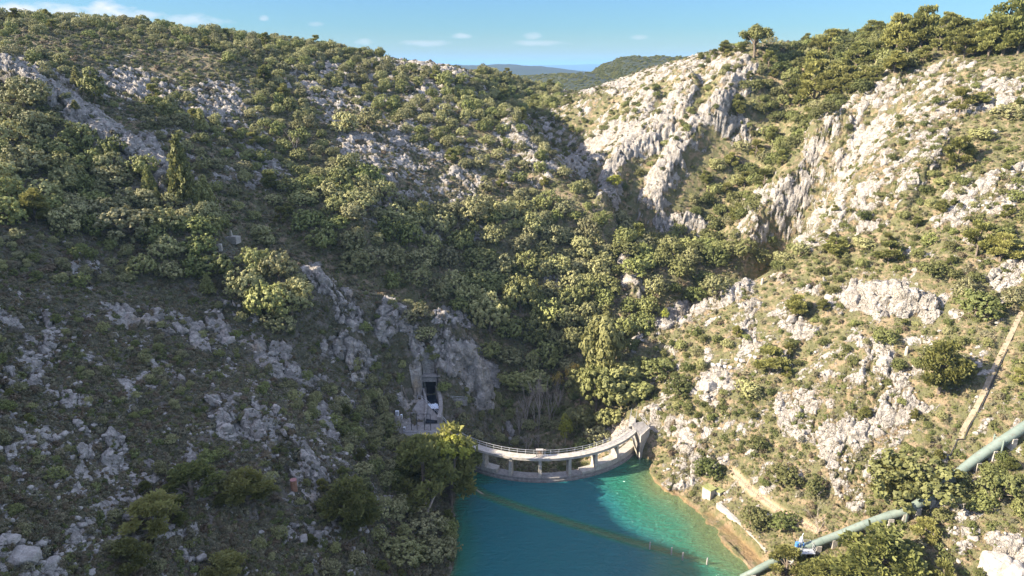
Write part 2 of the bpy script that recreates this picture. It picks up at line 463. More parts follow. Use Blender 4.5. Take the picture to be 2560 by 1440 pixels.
def strata(g, seed):
    s = XX * g[0] + YY * g[1]; p = -XX * g[1] + YY * g[0]
    w = 2.5 * vnoise(P3, (.08, .08, .08), seed + 9)
    Q = np.stack([s + w, p + w, ZZ], -1).astype(np.float32)
    a = fbm(Q, (.045, .26, .03), 4, seed, .55)
    b = 1 - np.abs(vnoise(Q, (.11, .55, .12), seed + 21)) * 2
    cblk = vnoise(Q, (.5, .8, .5), seed + 31)
    dblk = 1 - 2 * np.abs(vnoise(Q, (.9, 1.3, .9), seed + 37))
    ter = a * 3.2; fl = np.floor(ter); fr = ter - fl
    ter = (fl + smooth(.25, .75, fr)) / 3.2
    return 1.5 * ter + .5 * b + .45 * cblk + .22 * dblk


ST_ = strata(gR, 60) * RIGHT + strata(gL, 80) * (1 - RIGHT)


def cells(x, y, seed):
    """nearest and second nearest cell of a jittered lattice, and a random value and tilt per cell"""
    ix = np.floor(x).astype(np.int32); iy = np.floor(y).astype(np.int32)
    f1 = np.full(x.shape, 9., np.float32); f2 = f1.copy(); idv = np.zeros(x.shape, np.float32); tilt = idv.copy()
    for a in (-1, 0, 1):
        for b_ in (-1, 0, 1):
            cx = ix + a; cy = iy + b_; i0 = cx & 63; i1 = cy & 63; k = (seed * 7) & 63
            ox = cx + _T[i0, i1, k]; oy = cy + _T[i0, i1, (k + 1) & 63]
            d = (x - ox) ** 2 + (y - oy) ** 2
            n = d < f1
            f2 = np.where(n, f1, np.minimum(f2, d)); f1 = np.where(n, d, f1)
            h = _T[i0, i1, (k + 2) & 63]
            idv = np.where(n, h, idv); tilt = np.where(n, (x - ox) * (_T[i0, i1, (k + 3) & 63] - .5) + (y - oy) * (_T[i0, i1, (k + 4) & 63] - .3), tilt)
    return np.sqrt(f1), np.sqrt(f2), idv, tilt


gx_ = np.where(RIGHT > .5, gR[0], gL[0]); gy_ = np.where(RIGHT > .5, gR[1], gL[1])
ms = ROCK > .03
Pm = P3[ms]; wx_ = 1.1 * fbm(Pm, (.22,) * 3, 3, 33); wy_ = 1.1 * fbm(Pm, (.22,) * 3, 3, 35)
sx = XX[ms] * gx_[ms] + YY[ms] * gy_[ms] + .6 * ZZ[ms] + wx_; sy = -XX[ms] * gy_[ms] + YY[ms] * gx_[ms] + wy_
B1 = cells(sx / 4.4, sy / 2.6, 1); B2 = cells(sx / 1.7 + 3.3, sy / 1.15 + 1.7, 2); B3 = cells(sx / .9, sy / .55, 5)
BLK = np.zeros_like(XX)
BLK[ms] = (1.5 * (B1[2] - .5) + 1.9 * B1[3] - .9 * smooth(.16, .0, B1[1] - B1[0])
           + .75 * (B2[2] - .5) + .8 * B2[3] - .45 * smooth(.16, .0, B2[1] - B2[0]) + .3 * (B3[2] - .5) + .3 * B3[3])
rk = smooth(.12, .7, ROCK)
fine = fbm(P3, (.7, .7, .7), 3, 55)
near_k = np.clip(YY / 160, .55, 1.0)
DISP = rk * (.28 * ST_ + .85 * BLK + .25) * near_k + (.2 + .25 * (1 - rk)) * fine
# share of bare rock -> threshold field; plants hold on in the cracks and hollows
pr_ = np.clip(ROCK * .86, 0, 1.05)
zq = np.interp(pr_, [0, .05, .1, .2, .3, .4, .5, .6, .7, .8, .9, 1.05], [-2.6, -1.7, -1.28, -.84, -.52, -.25, 0, .25, .52, .84, 1.25, 2.2])
brk = .45 * ST_ + .6 * BLK + .55 * fine + .7 * fbm(P3, (.2, .2, .2), 3, 91)
afore = (1 - RIGHT) * (PY > np.interp(PX, [-400, 0, 100, 300, 430, 560, 800, 1000, 1130, 1190, 1222, 1260], [60, 150, 205, 330, 430, 600, 700, 755, 790, 860, 980, 1400]))
brk = brk + afore * (.45 * fbm(P3, (.55, .55, .55), 3, 95) - .12)
brk = brk / (brk[ms].std() + 1e-6); brk = brk - brk[ms].mean()
ROCK = np.clip(.48 + .16 * (zq + .95 * brk), 0, 1).astype(np.float32)

# normals of the smooth slope
def normals(X, Y, Z):
    P = np.stack([X, Y, Z], -1)
    du = np.gradient(P, axis=0); dv = np.gradient(P, axis=1)
    n = np.cross(du, dv); n /= np.linalg.norm(n, axis=-1, keepdims=True) + 1e-9
    return n


NN = normals(XX, YY, blur(ZZ, 6))
NN[..., 2] = np.abs(NN[..., 2])
GX = XX + NN[..., 0] * DISP; GY = YY + NN[..., 1] * DISP; GZ = ZZ + NN[..., 2] * DISP

# lake bed, works, paths
ang = np.arctan2(GY - DCY, GX - DCX); rad = np.hypot(GX - DCX, GY - DCY)
behind = smooth(DR - .3, DR - 2.0, rad)          # downstream of the dam face


def level(a, b, half, za, zb, soft=1.5, dig=False):
    global GZ
    d, t = seg_dist(GX, GY, (a[0], a[1]), (b[0], b[1]))
    w = smooth(half + soft, half, d)
    tgt = za + (zb - za) * t
    if dig: w = w * (GZ > tgt)
    GZ = GZ * (1 - w) + tgt * w
    return w


# ground beside the outlet works at the tunnel
TUN = at_Y(1074, 962, 163.0); CH0 = at_Y(1083, 1008, 157.0); CH1 = at_Y(1094, 1052, 150.6)
PLAT0 = at_z(1012, 1084, 7.3); PLAT1 = at_z(1112, 1084, 7.3)
APT = at_Y(1056, 1002, 157.5)
BACK = TUN + Vector((-.05, .5, 0))
level(APT, (PLAT0 + PLAT1) / 2, 3.6, APT.z - .5, 6.8, 2.0)
level(PLAT0, PLAT1, 1.3, 6.8, 6.8, 1.2)
level(TUN, BACK, 1.5, 9.0, 9.0, .5, True)
level(TUN, CH0, 1.6, 9.0, 8.2, .6, True)
level(CH0, CH1, 1.5, 8.2, 7.0, .6, True)
# right abutment
AB = [at_z(1583, 1062, 5.2), at_z(1632, 1068, 5.2)]
level(AB[0], AB[1], 2.0, 4.6, 4.6, 1.2, True)
SHW = [at_z(1790, 1272, 1.6), at_z(1820, 1298, 1.6), at_z(1855, 1330, 1.5), at_z(1888, 1362, 1.4), at_z(1912, 1392, 1.2)]
for a_, b_ in zip(SHW[:-1], SHW[1:]):
    o_ = Vector((-1.7, -.75, 0)); level(a_ + o_, b_ + o_, 1.3, .15, .15, .5, True)
# concrete ramp up the right slope and footpath (pixel outlines)
RAMP_PX = [(2556, 775), (2520, 850), (2490, 910), (2465, 970), (2440, 1020), (2412, 1065), (2400, 1096)]
PATH_PX = [(1830, 1180), (1880, 1225), (1930, 1265), (1985, 1300), (2040, 1325)]

# position lookup on the finished ground: march a column of the grid
def march(px, py, first=0):
    u, t = ray(px, py)
    i = int(np.clip(np.searchsorted(uu, u), 1, NU - 1))
    i = i if abs(uu[i] - u) < abs(uu[i - 1] - u) else i - 1
    colT = (HC - GZ[i]) / GY[i]
    hit = np.nonzero(colT[80:] <= t)[0]
    if len(hit) == 0: return None
    return i, int(hit[0]) + 80


def ground(px, py):
    h = march(px, py)
    if h is None: return None
    return Vector((float(GX[h]), float(GY[h]), float(GZ[h])))


def z_at(x, y):
    i = int(np.clip(np.searchsorted(uu, x / y), 0, NU - 1)); j = int(np.clip(np.searchsorted(vv, math.log(max(y, 30))), 0, NV - 1))
    return float(GZ[i, j])


ramp_w = [ground(*p) for p in RAMP_PX]
for a, b in zip(ramp_w[:-1], ramp_w[1:]): level(a, b, .7, a.z - .2, b.z - .2, 1.0)
path_w = [ground(*p) for p in PATH_PX]
PATHM = np.zeros_like(GZ)
for a, b in zip(path_w[:-1], path_w[1:]):
    PATHM = np.maximum(PATHM, level(a, b, .45, a.z - .1, b.z - .1, .7))
# keep the dam's water side clear and the bed under water there
lake_side = (rad > DR - 1.0) & (rad < DR + 6) & (ang > A0 + .06) & (ang < A1 - .03)
GZ = np.where(lake_side, np.minimum(GZ, -1.5), GZ)
down_side = (rad < DR - .6) & (rad > DR - 7) & (ang > A0 + .05) & (ang < A1 - .1)
GZ = np.where(down_side, np.minimum(GZ, -2.0 - 5 * smooth(A0 + .05, A0 + .25, ang) * smooth(A1 - .1, A1 - .35, ang)), GZ)

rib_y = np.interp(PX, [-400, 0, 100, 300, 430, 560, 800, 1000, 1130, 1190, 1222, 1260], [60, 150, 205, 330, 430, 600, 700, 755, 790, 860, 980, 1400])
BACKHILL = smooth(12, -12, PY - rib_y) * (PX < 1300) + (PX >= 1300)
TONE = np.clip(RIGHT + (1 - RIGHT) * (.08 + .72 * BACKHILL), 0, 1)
GZ = GZ - 3.5 * smooth(.25, -.5, GZ) * smooth(4, 0, GX) * (GY < 137) * (rad > DR)      # steep drop at the left shore
# visible from the camera?
TT = (HC - GZ) / GY
vis = TT <= np.minimum.accumulate(np.concatenate([np.full((NU, 1), 9.0), TT[:, :-1]], 1), axis=1) + .004


# ------------------------------------------------------------------ materials
def mat(name):
    m = bpy.data.materials.new(name); m.use_nodes = True
    nt = m.node_tree; nt.nodes.clear()
    out = nt.nodes.new('ShaderNodeOutputMaterial')
    bs = nt.nodes.new('ShaderNodeBsdfPrincipled')
    nt.links.new(bs.outputs[0], out.inputs[0])
    bs.inputs['Specular IOR Level'].default_value = 0.2
    bs.inputs['Roughness'].default_value = 0.85
    return m, nt, bs, out


class NT:
    def __init__(s, nt): s.nt = nt
    def n(s, t, **kw):
        x = s.nt.nodes.new(t)
        for k, v in kw.items(): setattr(x, k, v)
        return x
    def l(s, a, b): s.nt.links.new(a, b)
    def val(s, sock, x):
        if isinstance(x, (int, float)): sock.default_value = x
        elif isinstance(x, (tuple, list)): sock.default_value = (*x, 1) if len(x) == 3 and sock.type == 'RGBA' else x
        else: s.l(x, sock)
    def math(s, op, a, b=None, clamp=False):
        x = s.n('ShaderNodeMath', operation=op, use_clamp=clamp); s.val(x.inputs[0], a)
        if b is not None: s.val(x.inputs[1], b)
        return x.outputs[0]
    def mix(s, f, a, b, bt='MIX'):
        x = s.n('ShaderNodeMix', data_type='RGBA', blend_type=bt); s.val(x.inputs[0], f); s.val(x.inputs[6], a); s.val(x.inputs[7], b)
        return x.outputs[2]
    def step(s, a, b, x):
        r = s.n('ShaderNodeMapRange', interpolation_type='SMOOTHSTEP'); s.val(r.inputs[0], x); s.val(r.inputs[1], a); s.val(r.inputs[2], b)
        return r.outputs[0]
    def noise(s, vec, scale, detail=4, rough=.6, dist=0):
        x = s.n('ShaderNodeTexNoise'); s.l(vec, x.inputs['Vector']); x.inputs['Scale'].default_value = scale
        x.inputs['Detail'].default_value = detail; x.inputs['Roughness'].default_value = rough; x.inputs['Distortion'].default_value = dist
        return x.outputs[0]
    def attr(s, name):
        return s.n('ShaderNodeAttribute', attribute_name=name)
    def bump(s, h, strength, dist=.3):
        x = s.n('ShaderNodeBump'); x.inputs['Strength'].default_value = strength; x.inputs['Distance'].default_value = dist; s.l(h, x.inputs['Height'])
        return x.outputs[0]


def terrain_material():
    m, nt, bs, out = mat('hillside ground'); k = NT(nt)
    pos = k.n('ShaderNodeNewGeometry').outputs['Position']
    rock = k.attr('rock').outputs['Fac']; right = k.attr('tone').outputs['Fac']; shore = k.attr('shore').outputs['Fac']
    path = k.attr('path').outputs['Fac']
    n_big = k.noise(pos, .09, 5); n_mid = k.noise(pos, .45, 6, .65); n_fin = k.noise(pos, 2.2, 5, .65); n_v = k.noise(pos, 7, 3, .6)
    # limestone: pale, with grey lichen, ochre stains, dark cracks
    vor = k.n('ShaderNodeTexVoronoi', feature='DISTANCE_TO_EDGE'); wv = k.n('ShaderNodeVectorMath', operation='ADD'); k.l(pos, wv.inputs[0]); nw = k.n('ShaderNodeTexNoise'); k.l(pos, nw.inputs['Vector']); nw.inputs['Scale'].default_value = .5; nw.inputs['Detail'].default_value = 4
    sw = k.n('ShaderNodeVectorMath', operation='SCALE'); k.l(nw.outputs['Color'], sw.inputs[0]); sw.inputs[3].default_value = 3.0; k.l(sw.outputs[0], wv.inputs[1]); k.l(wv.outputs[0], vor.inputs['Vector']); vor.inputs['Scale'].default_value = .7; vor.inputs['Randomness'].default_value = 1
    lime = k.mix(k.step(.38, .62, n_mid), (.255, .234, .197), (.40, .37, .318))
    lime = k.mix(k.math('MULTIPLY', k.step(.52, .7, n_fin), .6), lime, (.27, .265, .25))
    lime = k.mix(k.math('MULTIPLY', k.step(.6, .75, n_big), .55), lime, (.45, .33, .19))
    lime = k.mix(k.math('MULTIPLY', k.step(.62, .8, n_v), .5), lime, (.15, .15, .13))
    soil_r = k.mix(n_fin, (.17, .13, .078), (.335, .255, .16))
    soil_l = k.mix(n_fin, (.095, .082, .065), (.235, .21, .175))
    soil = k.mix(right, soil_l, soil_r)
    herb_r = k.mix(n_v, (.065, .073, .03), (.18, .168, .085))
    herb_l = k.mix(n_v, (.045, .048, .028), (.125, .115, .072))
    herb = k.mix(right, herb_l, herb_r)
    grd = k.mix(k.step(.36, .54, n_mid), soil, herb)
    edge = k.math('ADD', rock, k.math('ADD', k.math('MULTIPLY', k.math('SUBTRACT', n_fin, .5), .55), k.math('MULTIPLY', k.math('SUBTRACT', n_mid, .5), .35)))
    rmask = k.step(.43, .54, edge)
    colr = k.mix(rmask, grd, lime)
    colr = k.mix(path, colr, (.42, .32, .21))
    mud = k.mix(k.step(.35, .65, n_mid), (.17, .115, .06), (.32, .22, .11))
    colr = k.mix(shore, colr, mud)
    k.l(colr, bs.inputs['Base Color'])
    bs.inputs['Roughness'].default_value = .95; bs.inputs['Specular IOR Level'].default_value = .1
    h = k.math('ADD', k.math('ADD', k.math('MULTIPLY', n_fin, .6), k.math('MULTIPLY', n_v, .25)), k.math('MULTIPLY', k.math('MULTIPLY', k.step(.0, .1, vor.outputs[0]), .3), rmask))
    k.l(k.bump(h, 1.0, .9), bs.inputs['Normal'])
    return m


def leaf_material(name, dark, light, tint=None, sat=.25, trans=.2):
    m, nt, bs, out = mat(name); k = NT(nt)
    rnd = k.n('ShaderNodeObjectInfo').outputs['Random']
    leaf = k.attr('leaf').outputs['Fac']
    cc = k.mix(leaf, dark, light)
    if tint: cc = k.mix(k.math('MULTIPLY', rnd, .55), cc, tint)
    v = k.math('ADD', .74, k.math('MULTIPLY', k.math('FRACT', k.math('MULTIPLY', rnd, 7.3)), .5))
    hs = k.n('ShaderNodeHueSaturation'); k.l(cc, hs.inputs['Color']); k.l(v, hs.inputs['Value'])
    k.l(hs.outputs[0], bs.inputs['Base Color'])
    bs.inputs['Roughness'].default_value = .6; bs.inputs['Specular IOR Level'].default_value = .18
    tr = k.n('ShaderNodeBsdfTranslucent'); k.l(hs.outputs[0], tr.inputs[0])
    mx = k.n('ShaderNodeMixShader'); mx.inputs[0].default_value = trans
    k.l(bs.outputs[0], mx.inputs[1]); k.l(tr.outputs[0], mx.inputs[2]); k.l(mx.outputs[0], out.inputs[0])
    return m


def simple(name, a, b, scale=1.5, rough=.85, detail=5, metal=0., bump=.3, stain=None, coord='pos', spec=.25):
    m, nt, bs, out = mat(name); k = NT(nt)
    pos = k.n('ShaderNodeNewGeometry').outputs['Position'] if coord == 'pos' else k.n('ShaderNodeTexCoord').outputs['Object']
    n1 = k.noise(pos, scale, detail, .65); n2 = k.noise(pos, scale * 5, 4, .6)
    cc = k.mix(k.step(.3, .7, n1), a, b)
    if stain: cc = k.mix(k.math('MULTIPLY', k.step(.5, .72, n2), .7), cc, stain)
    k.l(cc, bs.inputs['Base Color']); bs.inputs['Roughness'].default_value = rough; bs.inputs['Metallic'].default_value = metal
    bs.inputs['Specular IOR Level'].default_value = spec
    if bump: k.l(k.bump(n2, bump, .1), bs.inputs['Normal'])
    return m


def water_material():
    m, nt, bs, out = mat('reservoir water'); k = NT(nt)
    pos = k.n('ShaderNodeNewGeometry').outputs['Position']
    depth = k.attr('depth').outputs['Fac']
    mp = k.n('ShaderNodeMapping'); mp.inputs['Scale'].default_value = (.6, 1.7, 1); mp.inputs['Rotation'].default_value = (0, 0, R(14)); k.l(pos, mp.inputs[0])
    n1 = k.noise(mp.outputs[0], .8, 4, .6, .4); n2 = k.noise(mp.outputs[0], 3.2, 3, .6); n3 = k.noise(pos, .06, 3)
    shallow = (.17, .27, .12); mid = k.mix(n3, (.035, .225, .15), (.05, .27, .16)); deep = k.mix(n3, (.024, .20, .235), (.036, .24, .24))  # bluer deep, greener mid: shaded and sunlit water tones put into the depth tints
    cc = k.mix(k.step(.2, 3.4, depth), shallow, k.mix(k.step(3.2, 7.0, depth), mid, deep))
    k.l(cc, bs.inputs['Base Color'])
    bs.inputs['Roughness'].default_value = .05; bs.inputs['IOR'].default_value = 1.33; bs.inputs['Specular IOR Level'].default_value = 1.0
    h = k.math('ADD', n1, k.math('MULTIPLY', n2, .35))
    k.l(k.bump(h, 1.0, 2.6), bs.inputs['Normal'])
    tr = k.n('ShaderNodeBsdfTransparent'); tr.inputs[0].default_value = (.75, .95, .88, 1)
    mx = k.n('ShaderNodeMixShader')
    clear = k.math('POWER', 2.718, k.math('MULTIPLY', depth, -1.1))
    k.l(k.math('ADD', k.math('MULTIPLY', clear, .6), .16), mx.inputs[0])
    k.l(bs.outputs[0], mx.inputs[1]); k.l(tr.outputs[0], mx.inputs[2]); k.l(mx.outputs[0], out.inputs[0])
    return m


M = {
    'terrain': terrain_material(),
    'oak': leaf_material('holm oak leaves', (.085, .09, .042), (.39, .365, .18), (.29, .30, .10)),
    'oak_b': leaf_material('green oak leaves', (.07, .09, .032), (.27, .295, .085), (.28, .27, .11)),
    'pine': leaf_material('pine needles', (.075, .09, .028), (.215, .225, .07), (.24, .215, .065), trans=.3),
    'young': leaf_material('young pine needles', (.12, .135, .045), (.29, .30, .105), (.31, .29, .12), trans=.3),
    'bright': leaf_material('fresh bright leaves', (.16, .19, .03), (.34, .36, .07), (.36, .34, .06), trans=.4),
    'gold': leaf_material('yellow spring leaves', (.26, .20, .04), (.46, .38, .11), (.42, .30, .08), trans=.35),
    'shrub': leaf_material('kermes oak leaves', (.06, .076, .024), (.155, .178, .052), (.18, .165, .068)),
    'grey': leaf_material('grey garrigue leaves', (.09, .095, .055), (.235, .22, .135), (.21, .17, .095)),
    'dry': leaf_material('dry brown twigs', (.085, .062, .038), (.20, .15, .095), (.15, .14, .07)),
    'bark': simple('tree bark', (.09, .07, .05), (.20, .165, .125), 4, .95, coord='obj'),
    'bare': simple('bare grey bark', (.24, .20, .155), (.38, .33, .27), 4, .95, coord='obj'),
    'concrete': simple('weathered concrete', (.27, .25, .21), (.42, .39, .33), 1.1, .9, stain=(.12, .11, .09)),
    'concrete_dark': simple('wet mossy concrete', (.15, .14, .125), (.26, .245, .22), 1.3, .85, stain=(.07, .075, .05)),
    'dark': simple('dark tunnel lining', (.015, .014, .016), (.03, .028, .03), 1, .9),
    'steel': simple('galvanised steel', (.36, .37, .37), (.52, .53, .52), 3, .5, metal=.3, bump=.05),
    'rusty': simple('rusty iron', (.20, .10, .055), (.32, .18, .11), 3, .85, stain=(.09, .05, .035)),
    'pipe': simple('pale green pipe paint', (.11, .145, .12), (.15, .185, .155), .5, .55, bump=.05, stain=(.12, .11, .085)),
    'rockface': simple('limestone boulder', (.215, .197, .167), (.345, .32, .275), 1.2, .95, stain=(.17, .16, .14), bump=.8),
    'plaster': simple('old rendered wall', (.29, .26, .20), (.43, .39, .31), 1.2, .9, stain=(.24, .2, .14)),
    'moss': simple('mossy slab', (.15, .17, .05), (.28, .27, .12), 2, .95),
    'wood': simple('grey weathered wood', (.22, .20, .18), (.38, .36, .33), 3, .9, coord='obj'),
    'white': simple('white enamel', (.72, .75, .78), (.82, .84, .86), 3, .4, bump=0),
    'blue': simple('blue paint', (.05, .16, .42), (.08, .22, .5), 3, .4, bump=0),
    'black': simple('black rubber', (.02, .02, .022), (.04, .04, .04), 3, .7),
    'silt': simple('silted pipe', (.19, .165, .115), (.27, .235, .165), .7, .95),
    'foam': simple('white foam', (.55, .68, .78), (.85, .9, .93), 1.6, .6, bump=.6),
    'canal': simple('dark canal water', (.01, .012, .018), (.025, .03, .04), 1, .15, bump=.3, spec=.5),
    'water': water_material(),
}


# ------------------------------------------------------------------ mesh helpers
def mesh_np(name, V, faces4=None, faces3=None, attrs=None, smooth_=False):
    me = bpy.data.meshes.new(name)
    nv = len(V); me.vertices.add(nv)
    me.vertices.foreach_set('co', np.ascontiguousarray(V, dtype=np.float32).ravel())
    loops = []; starts = []; tot = 0
    if faces4 is not None and len(faces4):
        f = np.asarray(faces4, dtype=np.int32); loops.append(f.ravel()); starts.append(np.arange(len(f)) * 4); tot = len(f) * 4
    if faces3 is not None and len(faces3):
        f = np.asarray(faces3, dtype=np.int32); loops.append(f.ravel()); starts.append(tot + np.arange(len(f)) * 3)
    L = np.concatenate(loops).astype(np.int32); S = np.concatenate(starts).astype(np.int32)
    me.loops.add(len(L)); me.loops.foreach_set('vertex_index', L)
    me.polygons.add(len(S)); me.polygons.foreach_set('loop_start', S)
    for k, v in (attrs or {}).items():
        a = me.attributes.new(k, 'FLOAT', 'POINT'); a.data.foreach_set('value', np.ascontiguousarray(v, dtype=np.float32).ravel())
    if smooth_: me.polygons.foreach_set('use_smooth', np.ones(len(S), dtype=bool))
    me.update(calc_edges=True); me.validate()
    return me


class MB:
    """collects boxes, bars and tubes into one mesh"""
    def __init__(s): s.v = []; s.f = []
    def add(s, vs, fs):
        n = len(s.v); s.v += [tuple(v) for v in vs]; s.f += [tuple(i + n for i in f) for f in fs]
        return s
    def box(s, c, size, rz=0., rot=None):
        hx, hy, hz = size[0] / 2, size[1] / 2, size[2] / 2
        m = rot or Matrix.Rotation(rz, 3, 'Z')
        vs = [Vector(c) + m @ Vector((x * hx, y * hy, z * hz)) for z in (-1, 1) for y in (-1, 1) for x in (-1, 1)]
        return s.add(vs, [(0, 2, 3, 1), (4, 5, 7, 6), (0, 1, 5, 4), (2, 6, 7, 3), (0, 4, 6, 2), (1, 3, 7, 5)])
    def hexa(s, b, t):   # four bottom points, four top points
        return s.add(list(b) + list(t), [(3, 2, 1, 0), (4, 5, 6, 7), (0, 1, 5, 4), (1, 2, 6, 5), (2, 3, 7, 6), (3, 0, 4, 7)])
    def tube(s, pts, r, n=6, cap=True):
        pts = [Vector(p) for p in pts]; rs = r if isinstance(r, (list, tuple)) else [r] * len(pts)
        rings = []
        for i, p in enumerate(pts):
            d = (pts[min(i + 1, len(pts) - 1)] - pts[max(i - 1, 0)])
            if d.length < 1e-6: d = Vector((0, 0, 1))
            d.normalize(); a = d.orthogonal() if i == 0 else (prev - d * prev.dot(d))
            if a.length < 1e-5: a = d.orthogonal()
            a.normalize(); prev = a; b = d.cross(a)
            rings.append([p + (a * math.cos(2 * math.pi * q / n) + b * math.sin(2 * math.pi * q / n)) * rs[i] for q in range(n)])
        vs = [v for rr in rings for v in rr]; fs = []
        for i in range(len(rings) - 1):
            for q in range(n):
                a = i * n + q; b = i * n + (q + 1) % n
                fs.append((a, b, b + n, a + n))
        if cap:
            fs.append(tuple(range(n - 1, -1, -1))); k = (len(rings) - 1) * n; fs.append(tuple(range(k, k + n)))
        return s.add(vs, fs)
    def strip(s, L, Rr, th):
        """slab between two polylines, th thick downwards"""
        n = len(L); vs = [*L, *Rr, *[p - Vector((0, 0, th)) for p in L], *[p - Vector((0, 0, th)) for p in Rr]]
        fs = []
        for i in range(n - 1):
            fs += [(i, i + 1, n + i + 1, n + i), (2 * n + i, 3 * n + i, 3 * n + i + 1, 2 * n + i + 1), (i, 2 * n + i, 2 * n + i + 1, i + 1), (n + i, n + i + 1, 3 * n + i + 1, 3 * n + i)]
        fs += [(0, n, 3 * n, 2 * n), (n - 1, 3 * n - 1, 4 * n - 1, 2 * n - 1)]
        return s.add(vs, fs)
    def mesh(s, name, material, smooth_=False):
        me = bpy.data.meshes.new(name); me.from_pydata([tuple(v) for v in s.v], [], s.f)
        if material: me.materials.append(material)
        if smooth_:
            for p in me.polygons: p.use_smooth = True
        bm = bmesh.new(); bm.from_mesh(me); bmesh.ops.recalc_face_normals(bm, faces=bm.faces); bm.to_mesh(me); bm.free()
        me.update(); return me
    def build(s, name, material, parent=None, smooth_=False, origin=None):
        """origin: world point; vertices are given in world space and stored relative to it"""
        if origin is not None: s.v = [tuple(Vector(v) - Vector(origin)) for v in s.v]
        o = bpy.data.objects.new(name, s.mesh(name, material, smooth_))
        if origin is not None and parent is None: o.location = origin
        return link(o, parent)


# ------------------------------------------------------------------ terrain mesh
# shoreline tint where the ground meets the water
front = smooth(DR - 1.0, DR, rad)
nsh = vnoise(np.stack([GX, GY, GZ], -1).astype(np.float32), (.5, .5, .5), 77)
SHORE = smooth(.42 + .5 * nsh, .0, GZ) * front * (GY < 160) * smooth(5, 15, GX) * smooth(-3.5, -1.0, GZ) * (.75 + .25 * nsh)
idx = np.arange(NU * NV).reshape(NU, NV)
quads = np.stack([idx[:-1, :-1], idx[1:, :-1], idx[1:, 1:], idx[:-1, 1:]], -1).reshape(-1, 4)
me = mesh_np('hillside', np.stack([GX, GY, GZ], -1).reshape(-1, 3), quads, None,
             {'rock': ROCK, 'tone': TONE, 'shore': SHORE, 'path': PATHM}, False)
me.materials.append(M['terrain'])
hill = link(bpy.data.objects.new('hillside', me)); tag(hill, 'limestone gorge hillsides with pale rock ribs and dry garrigue', None, None, 'structure')

# water of the reservoir
wx = np.arange(-60, 80, .7); wy = np.arange(30, 160, .7)
WX, WY = np.meshgrid(wx, wy, indexing='ij')
GIu = np.clip(np.searchsorted(uu, WX / WY), 0, NU - 1); GIv = np.clip(np.searchsorted(vv, np.log(WY)), 0, NV - 1)
DEP = np.maximum(0, -GZ[GIu, GIv]); DEP = blur(DEP, 3)
SUNK = [at_z(x, y, -.34) for x, y in [(1128, 1214), (1180, 1222), (1212, 1240), (1300, 1272), (1420, 1310), (1560, 1352), (1700, 1390), (1830, 1428), (1880, 1442)]]   # a pipe lies here: less water over it
dsk = np.full(WX.shape, 1e9)
for a_, b_ in zip(SUNK[:-1], SUNK[1:]): dsk = np.minimum(dsk, seg_dist(WX, WY, a_[:2], b_[:2])[0])
DEP = np.minimum(DEP, 1.3 + 4 * np.maximum(0, dsk - .55))
wi = np.arange(WX.size).reshape(WX.shape)
wq = np.stack([wi[:-1, :-1], wi[1:, :-1], wi[1:, 1:], wi[:-1, 1:]], -1).reshape(-1, 4)
wc = np.hypot((WX[:-1, :-1] + .35) - DCX, (WY[:-1, :-1] + .35) - DCY).ravel()
angw = np.arctan2((WY[:-1, :-1] + .35) - DCY, (WX[:-1, :-1] + .35) - DCX).ravel()
okw = ((wc > DR - 1.1) | (WY[:-1, :-1].ravel() < 128)) & ~((angw < A0 - .02) & (WY[:-1, :-1].ravel() > 148))
me = mesh_np('lake_water', np.stack([WX, WY, np.zeros_like(WX)], -1).reshape(-1, 3), wq[okw], None, {'depth': DEP}, True)
me.materials.append(M['water'])
lake = link(bpy.data.objects.new('lake_water', me)); tag(lake, 'turquoise reservoir water with small wind ripples', None, None, 'structure')

# far country
FAR_PTS = []


def far_ridge(name, pts, depth, zlow, material, label, rough=6., seed=1, wood=0):
    """a hill: skyline given by photo points at distance Y, falling to zlow towards us and behind"""
    n = 160; k = 26
    us = np.interp(np.linspace(0, 1, n), np.linspace(0, 1, len(pts)), [ray(p[0], p[1])[0] for p in pts])
    ts = np.interp(np.linspace(0, 1, n), np.linspace(0, 1, len(pts)), [ray(p[0], p[1])[1] for p in pts])
    Ys = np.interp(np.linspace(0, 1, n), np.linspace(0, 1, len(pts)), [p[2] for p in pts])
    V = np.zeros((n, k, 3))
    for j in range(k):
        g = j / (k - 1) * 2 - 1
        Yj = Ys + g * depth
        prof = math.cos(g * math.pi / 2) ** 1.3
        zt = HC - ts * Ys
        V[:, j, 0] = us * Ys + g * depth * us; V[:, j, 1] = Yj
        V[:, j, 2] = zlow + (zt - zlow) * prof
    V[..., 2] += rough * fbm(V.astype(np.float32), (8 / depth,) * 3, 4, seed) * np.sin(np.linspace(0, math.pi, k))[None, :]
    ii = np.arange(n * k).reshape(n, k)
    q = np.stack([ii[:-1, :-1], ii[1:, :-1], ii[1:, 1:], ii[:-1, 1:]], -1).reshape(-1, 4)
    if wood: FAR_PTS.append((V, wood))
    me = mesh_np(name, V.reshape(-1, 3), q, None, None, True); me.materials.append(material)
    o = link(bpy.data.objects.new(name, me)); tag(o, label, None, None, 'structure'); return o


